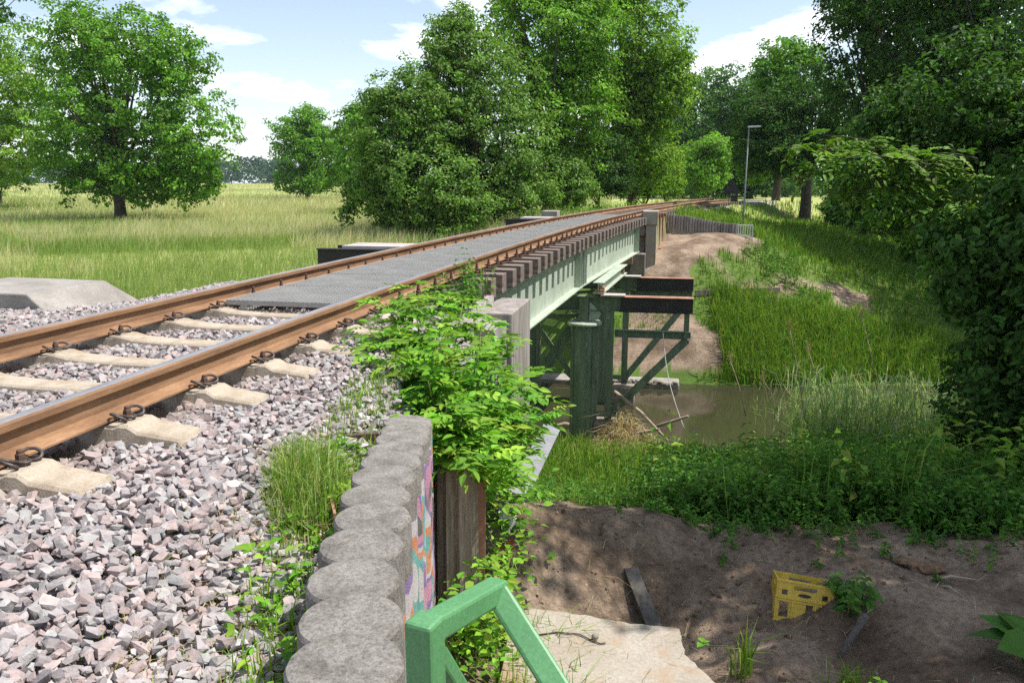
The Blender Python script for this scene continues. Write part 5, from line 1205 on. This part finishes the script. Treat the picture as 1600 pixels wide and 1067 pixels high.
# ------------------------------------------------------------------ single plants
def pinnate(rng, base, axis, L, pairs, lf, pal, droop=.35):
    """one compound leaf: leaflets in pairs along a rachis"""
    axis = unit(axis); side = unit(np.cross(axis, (0, 0, 1.0))); t = np.linspace(.25, 1, pairs+1)
    pts = base+axis*L*t[:, None]-np.array([0, 0, 1.])*(droop*L*t**2)[:, None]
    P, A = [], []
    for i in range(pairs):
        for s in (-1, 1): P.append(pts[i]); A.append(unit(side*s*.85+axis*.5+np.array([0, 0, rng.uniform(-.25, .1)])))
    P.append(pts[-1]); A.append(unit(axis-np.array([0, 0, droop])))
    P = np.array(P); A = np.array(A); n = len(P); sz = lf*rng.uniform(.8, 1.15, n)
    V, q, k = leaf_arrays(P, A, np.tile((0, 0, 1.), (n, 1))+rng.normal(0, .34, (n, 3))+unit(rng.normal(size=3))*.3, sz, sz*.42, full=True, droop=.18, fold=.14)
    return V, q, k, np.tile(palette(rng, 1, GREENS[pal], .22), (n, 1))*rng.uniform(.9, 1.1, (n, 1))
def ash_shrub(name, label, root, stems, pal, seed, L=.26, lf=.085, pairs=4, per=.055, cat='shrub', group=None, r0=.012, zr=(.0, .7), dr=.35, smat='stalk'):
    rng = np.random.default_rng(seed); r = empty(name, root); tag(r, label, cat, group); parts = []; mb = MB()
    for (a, e, bow) in stems:
        a = np.array(a, float); e = np.array(e, float); c = (a+e)/2+np.array(bow); ln = np.linalg.norm(e-a); n = max(4, int(ln/per)); tt = np.linspace(0, 1, 10)[:, None]
        mb.tube((1-tt)**2*a+2*tt*(1-tt)*c+tt**2*e, np.linspace(r0, r0*.3, 10), 6)
        for t in np.linspace(.22, 1, n):
            p = (1-t)**2*a+2*t*(1-t)*c+t**2*e
            az = rng.uniform(0, 6.28); parts.append(pinnate(rng, p, np.array([math.cos(az), math.sin(az), rng.uniform(*zr)]), L*rng.uniform(.6, 1.15), pairs, lf*rng.uniform(.75, 1.15), pal, dr*rng.uniform(.5, 1.5)))
    leaf_obj('foliage', parts, r); mb.build('stems', M[smat], r, smooth=True); return r
rng = np.random.default_rng(33)
root = np.array([-1.42, 5.15, -1.25]); stems = []
targets = [(575, 510, 5.2), (600, 470, 5.6), (640, 480, 5.6), (655, 440, 5.9), (690, 455, 5.8), (720, 470, 5.6), (760, 490, 5.6), (800, 530, 5.6), (830, 580, 5.5), (850, 640, 5.4), (600, 560, 5.0), (640, 540, 4.9), (690, 530, 4.8), (740, 560, 4.8), (780, 600, 4.9), (580, 600, 4.8), (630, 610, 4.7), (690, 620, 4.5), (740, 650, 4.6), (790, 690, 4.8), (830, 700, 5.2), (720, 700, 4.5), (770, 740, 4.7), (660, 570, 5.2), (710, 590, 5.2), (760, 630, 5.2), (820, 660, 5.0), (560, 640, 4.8), (610, 520, 5.3), (800, 760, 4.9), (690, 500, 5.4), (745, 520, 5.3), (700, 660, 4.6), (650, 640, 4.9), (705, 690, 3.95), (745, 700, 3.95), (685, 705, 3.95), (765, 715, 4.0), (725, 650, 4.0), (790, 730, 4.1), (700, 640, 4.1), (760, 670, 4.2), (670, 600, 4.4), (730, 610, 4.4), (700, 560, 4.6), (780, 650, 4.5), (810, 620, 4.9), (720, 720, 3.95), (590, 650, 4.5), (620, 570, 4.7)]
for (px, py, Yq) in targets:
    e = at(px+rng.uniform(-8, 8), py+rng.uniform(-8, 8), Y=Yq); stems.append((root+rng.normal(0, .10, 3)*np.array([1.2, 1.2, .3]), e, (rng.normal(0, .05), rng.normal(0, .05), .12)))
ash_shrub('ash_shrub', 'lush bright green ash shrub growing over the abutment and posts', root, stems, 'shrub', 34, .25, .084, 4, .030)
# ash branch reaching in from the far right bank
rb = np.array(on_ground(1690, 12.6)); stems = []; hub = rb+np.array([-.35, .1, 4.6])
for (px, py, Yq) in ((1226, 232, 12.2), (1245, 262, 12.4), (1285, 212, 12.4), (1310, 250, 12.0), (1335, 300, 12.2), (1365, 235, 12.5), (1300, 300, 12.4), (1395, 300, 12.2), (1350, 345, 12.4), (1420, 250, 12.4), (1450, 325, 12.2), (1405, 365, 12.5), (1475, 385, 12.6), (1435, 400, 12.4), (1510, 400, 12.2), (1480, 300, 12.6), (1540, 340, 12.3), (1560, 410, 12.3)):
    e = at(px, py, Y=Yq); m_ = hub*.35+e*.65; stems.append((m_+np.array([.25, 0, .12])+rng.normal(0, .12, 3), e, (0, 0, .16)))
for (px, py) in ((1330, 230), (1420, 300), (1500, 350)): stems.append((hub, at(px, py, Y=12.4), (0, 0, .30)))
stems.append((rb+(0, 0, -.2), hub, (.05, 0, 0)))
ash_shrub('ash_sapling', 'young ash with hanging feathered leaves in front of the dark wood', rb, stems, 'hazel', 35, .34, .13, 5, .055, 'tree', r0=.015, zr=(-.9, .9), dr=.6, smat='bark')
# horsetail clump
c0 = at(470, 790, z=-.36); rt_ = empty('horsetail_clump', c0); tag(rt_, 'thick clump of fine bright horsetail between ballast and posts', 'plant')
n = 3200; px = rng.uniform(405, 560, n); py = rng.uniform(700, 835, n); P = np.array([at(a, b_, z=-.37) for a, b_ in zip(px, py)]); k = (P[:, 0] < wallx(P[:, 1])-.13) & (((px-478)/75)**2+((py-775)/68)**2 < 1); P = P[k]; rr_ = np.sqrt(((px-478)/75)**2+((py-775)/68)**2)[k]
blade_obj('stems', [blades(rng, P, .27*(1-.72*rr_**2)*rng.uniform(.3, 1.2, len(P)), .0038, GREENS['grass_bank']+[(.36, .42, .16), (.30, .38, .10)], .55, 2)], rt_)
# dock-like weed in front of it
def rosette(name, label, c, n, L, W, pal, seed, rise=.5, cat='plant', group=None):
    rg_ = np.random.default_rng(seed); r = empty(name, c); tag(r, label, cat, group); az = np.arange(n)*2.4+rg_.uniform(0, 6); d = np.stack([np.cos(az), np.sin(az), rg_.uniform(rise*.4, rise*1.4, n)], -1)
    for i in range(n):
        sz = L*rg_.uniform(.7, 1.15); V, q, k = leaf_arrays(np.array([c+np.array([0, 0, .02])+d[i]*sz*.15]), d[i:i+1], np.array([[0, 0, 1.]])+rg_.normal(0, .2, (1, 3)), sz, sz*W, full=True, droop=.3, fold=.1)
        leaf_obj('leaf', [(V, q, k, palette(rg_, 1, GREENS[pal]))], r)
    return r
rosette('dock_plant', 'broad-leaved dock between the horsetail and the posts', at(545, 790, z=-.36), 9, .12, .45, 'shrub', 61)
rosette('small_nettle', 'small nettle in front of the rusty steel angle', at(395, 870, z=-.30), 7, .055, .6, 'shrub', 62)
bd = at(1640, 1035, z=-1.50); rosette('burdock', 'large burdock leaves at the bottom right edge of the picture', bd, 11, .30, .78, 'nettle', 63, .45)
rosette('seedling', 'tiny seedling on the soil beside the concrete slab', at(1098, 1010, z=-1.64), 4, .05, .8, 'shrub', 64)
# nettle at the crate
def herb_plant(name, label, c, n, h, leaf, pal, seed, spread=.1):
    rg_ = np.random.default_rng(seed); r = empty(name, c); tag(r, label, 'plant'); parts = []; mb = MB()
    for i in range(n):
        b_ = c+rg_.normal(0, spread, 3)*np.array([1, 1, 0]); tp = b_+np.array([rg_.normal(0, .06), rg_.normal(0, .06), h*rg_.uniform(.6, 1.1)]); mb.tube([b_-(0, 0, .04), tp], [.004, .002], 5)
        for t in np.linspace(.25, 1, 7):
            p = b_+(tp-b_)*t; az = rg_.uniform(0, 3.14)
            for s in (0, math.pi):
                d = np.array([[math.cos(az+s), math.sin(az+s), rg_.uniform(-.3, .3)]]); sz = leaf*(1.2-.5*t)*rg_.uniform(.75, 1.2)
                V, q, k = leaf_arrays(p[None], d, np.array([[0, 0, 1.]])+rg_.normal(0, .25, (1, 3)), sz, sz*.55, full=True, droop=.25); parts.append((V, q, k, palette(rg_, 1, GREENS[pal])))
    leaf_obj('foliage', parts, r); mb.build('stems', M['stalk'], r); return r
c = at(1322, 950, z=-1.66); herb_plant('nettle_plant', 'dark nettle growing against the yellow crate', c, 9, .24, .085, 'nettle', 71, .07)
c = at(1395, 1085, z=-1.5); herb_plant('fern_plant', 'light green fern tip at the bottom edge below the branch stub', c, 4, .12, .05, 'shrub', 72, .03)
def tuft(label, px, py, z, n, h, w, pal, seed, lean=.5, spread=.03):
    rg_ = np.random.default_rng(seed); c = at(px, py, z=z); r = empty('grass_tuft', c); tag(r, label, 'grass tuft', 'grass tufts on the bare soil')
    P = c+rg_.normal(0, spread, (n, 3))*np.array([1, 1, 0]); P[:, 2] = ground_z(P[:, 0], P[:, 1])-.01
    blade_obj('blades', [blades(rg_, P, h*rg_.uniform(.4, 1.1, n), w, GREENS[pal], lean, 2)], r); return r
tuft('long-bladed grass tuft on bare soil next to the slab', 1160, 1045, -1.66, 34, .36, .010, 'grass_bank', 81, .42)
tuft('bushy grass tuft below the branch stub', 1335, 1055, -1.60, 90, .22, .006, 'grass_bank', 82, .6, .05)
tuft('lush grass tuft at the foot of the handrail', 735, 1000, -1.60, 230, .30, .006, 'grass_bank', 83, .6, .09)
tuft('flowering grass stalks bending over the soil hollow', 800, 880, -1.45, 9, .42, .006, 'dry', 84, .9, .03)

# clods and crumbs on the bare soil
n = 4000; x = rg.uniform(-.9, 3.2, n); y = rg.uniform(3.4, 6.2, n); k = (dirt_mask(x, y) > .6) & (fbm(x*1.6, y*1.6, 55) > -.05); x, y = x[k], y[k]; P = on(x, y)
k = ~((P[:, 2] < -1.60) & (P[:, 0] < .28) & (P[:, 1] < 4.45)); P = P[k]; n = len(P); r = .004+.018*rg.random(n)**5; vi2 = rg.integers(0, 24, n); Rm = rotmats(rg.uniform(0, 6.28, n), rg.normal(0, .6, (n, 2))); Vs, Fs, Cs = [], [], []; base = 0
for v in range(24):
    idx = np.where(vi2 == v)[0]; V, F = VAR[v]; Q = np.einsum('nij,kj->nki', Rm[idx], V)*r[idx][:, None, None]+P[idx][:, None, :]
    Vs.append(Q.reshape(-1, 3)); Fs.append((F[None]+(np.arange(len(idx))*len(V))[:, None, None]).reshape(-1, 3)+base); base += Q.shape[0]*Q.shape[1]; Cs.append(np.repeat(palette(rg, len(idx), [(.15, .10, .065), (.20, .135, .09), (.12, .08, .052), (.24, .17, .115)]), len(V), 0))
o = np_mesh('soil_clods', np.concatenate(Vs), None, np.concatenate(Fs), np.concatenate(Cs), M['stone']); tag(o, 'loose clods and crumbs scattered over the bare soil', 'soil', kind='stuff')
n = 700; x = rg.uniform(-.95, 3.4, n); y = rg.uniform(3.2, 6.3, n); k = (dirt_mask(x, y) > .5); P = on(x[k], y[k]); P[:, 2] = np.maximum(P[:, 2], np.where((P[:, 0] < .25) & (P[:, 1] < 4.3), -1.6, -9))+.006
o = blade_obj('soil_litter', [blades(rg, P, rg.uniform(.02, .07, len(P)), .004, GREENS['dry'], 3.0, 2)]); tag(o, 'dry straw litter on the soil and slab', 'litter', kind='stuff')

# ------------------------------------------------------------------ thin summer haze
m = bpy.data.materials.new('haze_air'); m.use_nodes = True; nt = m.node_tree; nt.nodes.clear()
vo = nt.nodes.new('ShaderNodeVolumePrincipled'); vo.inputs['Color'].default_value = (.72, .85, 1, 1); vo.inputs['Density'].default_value = .00014
ot = nt.nodes.new('ShaderNodeOutputMaterial'); nt.links.new(vo.outputs[0], ot.inputs['Volume'])
hz = MB(); hz.span((-1600, -320, -7), (1600, 2600, 30)); o = hz.build('haze', m); tag(o, 'thin summer haze over the whole place', 'haze', kind='stuff')
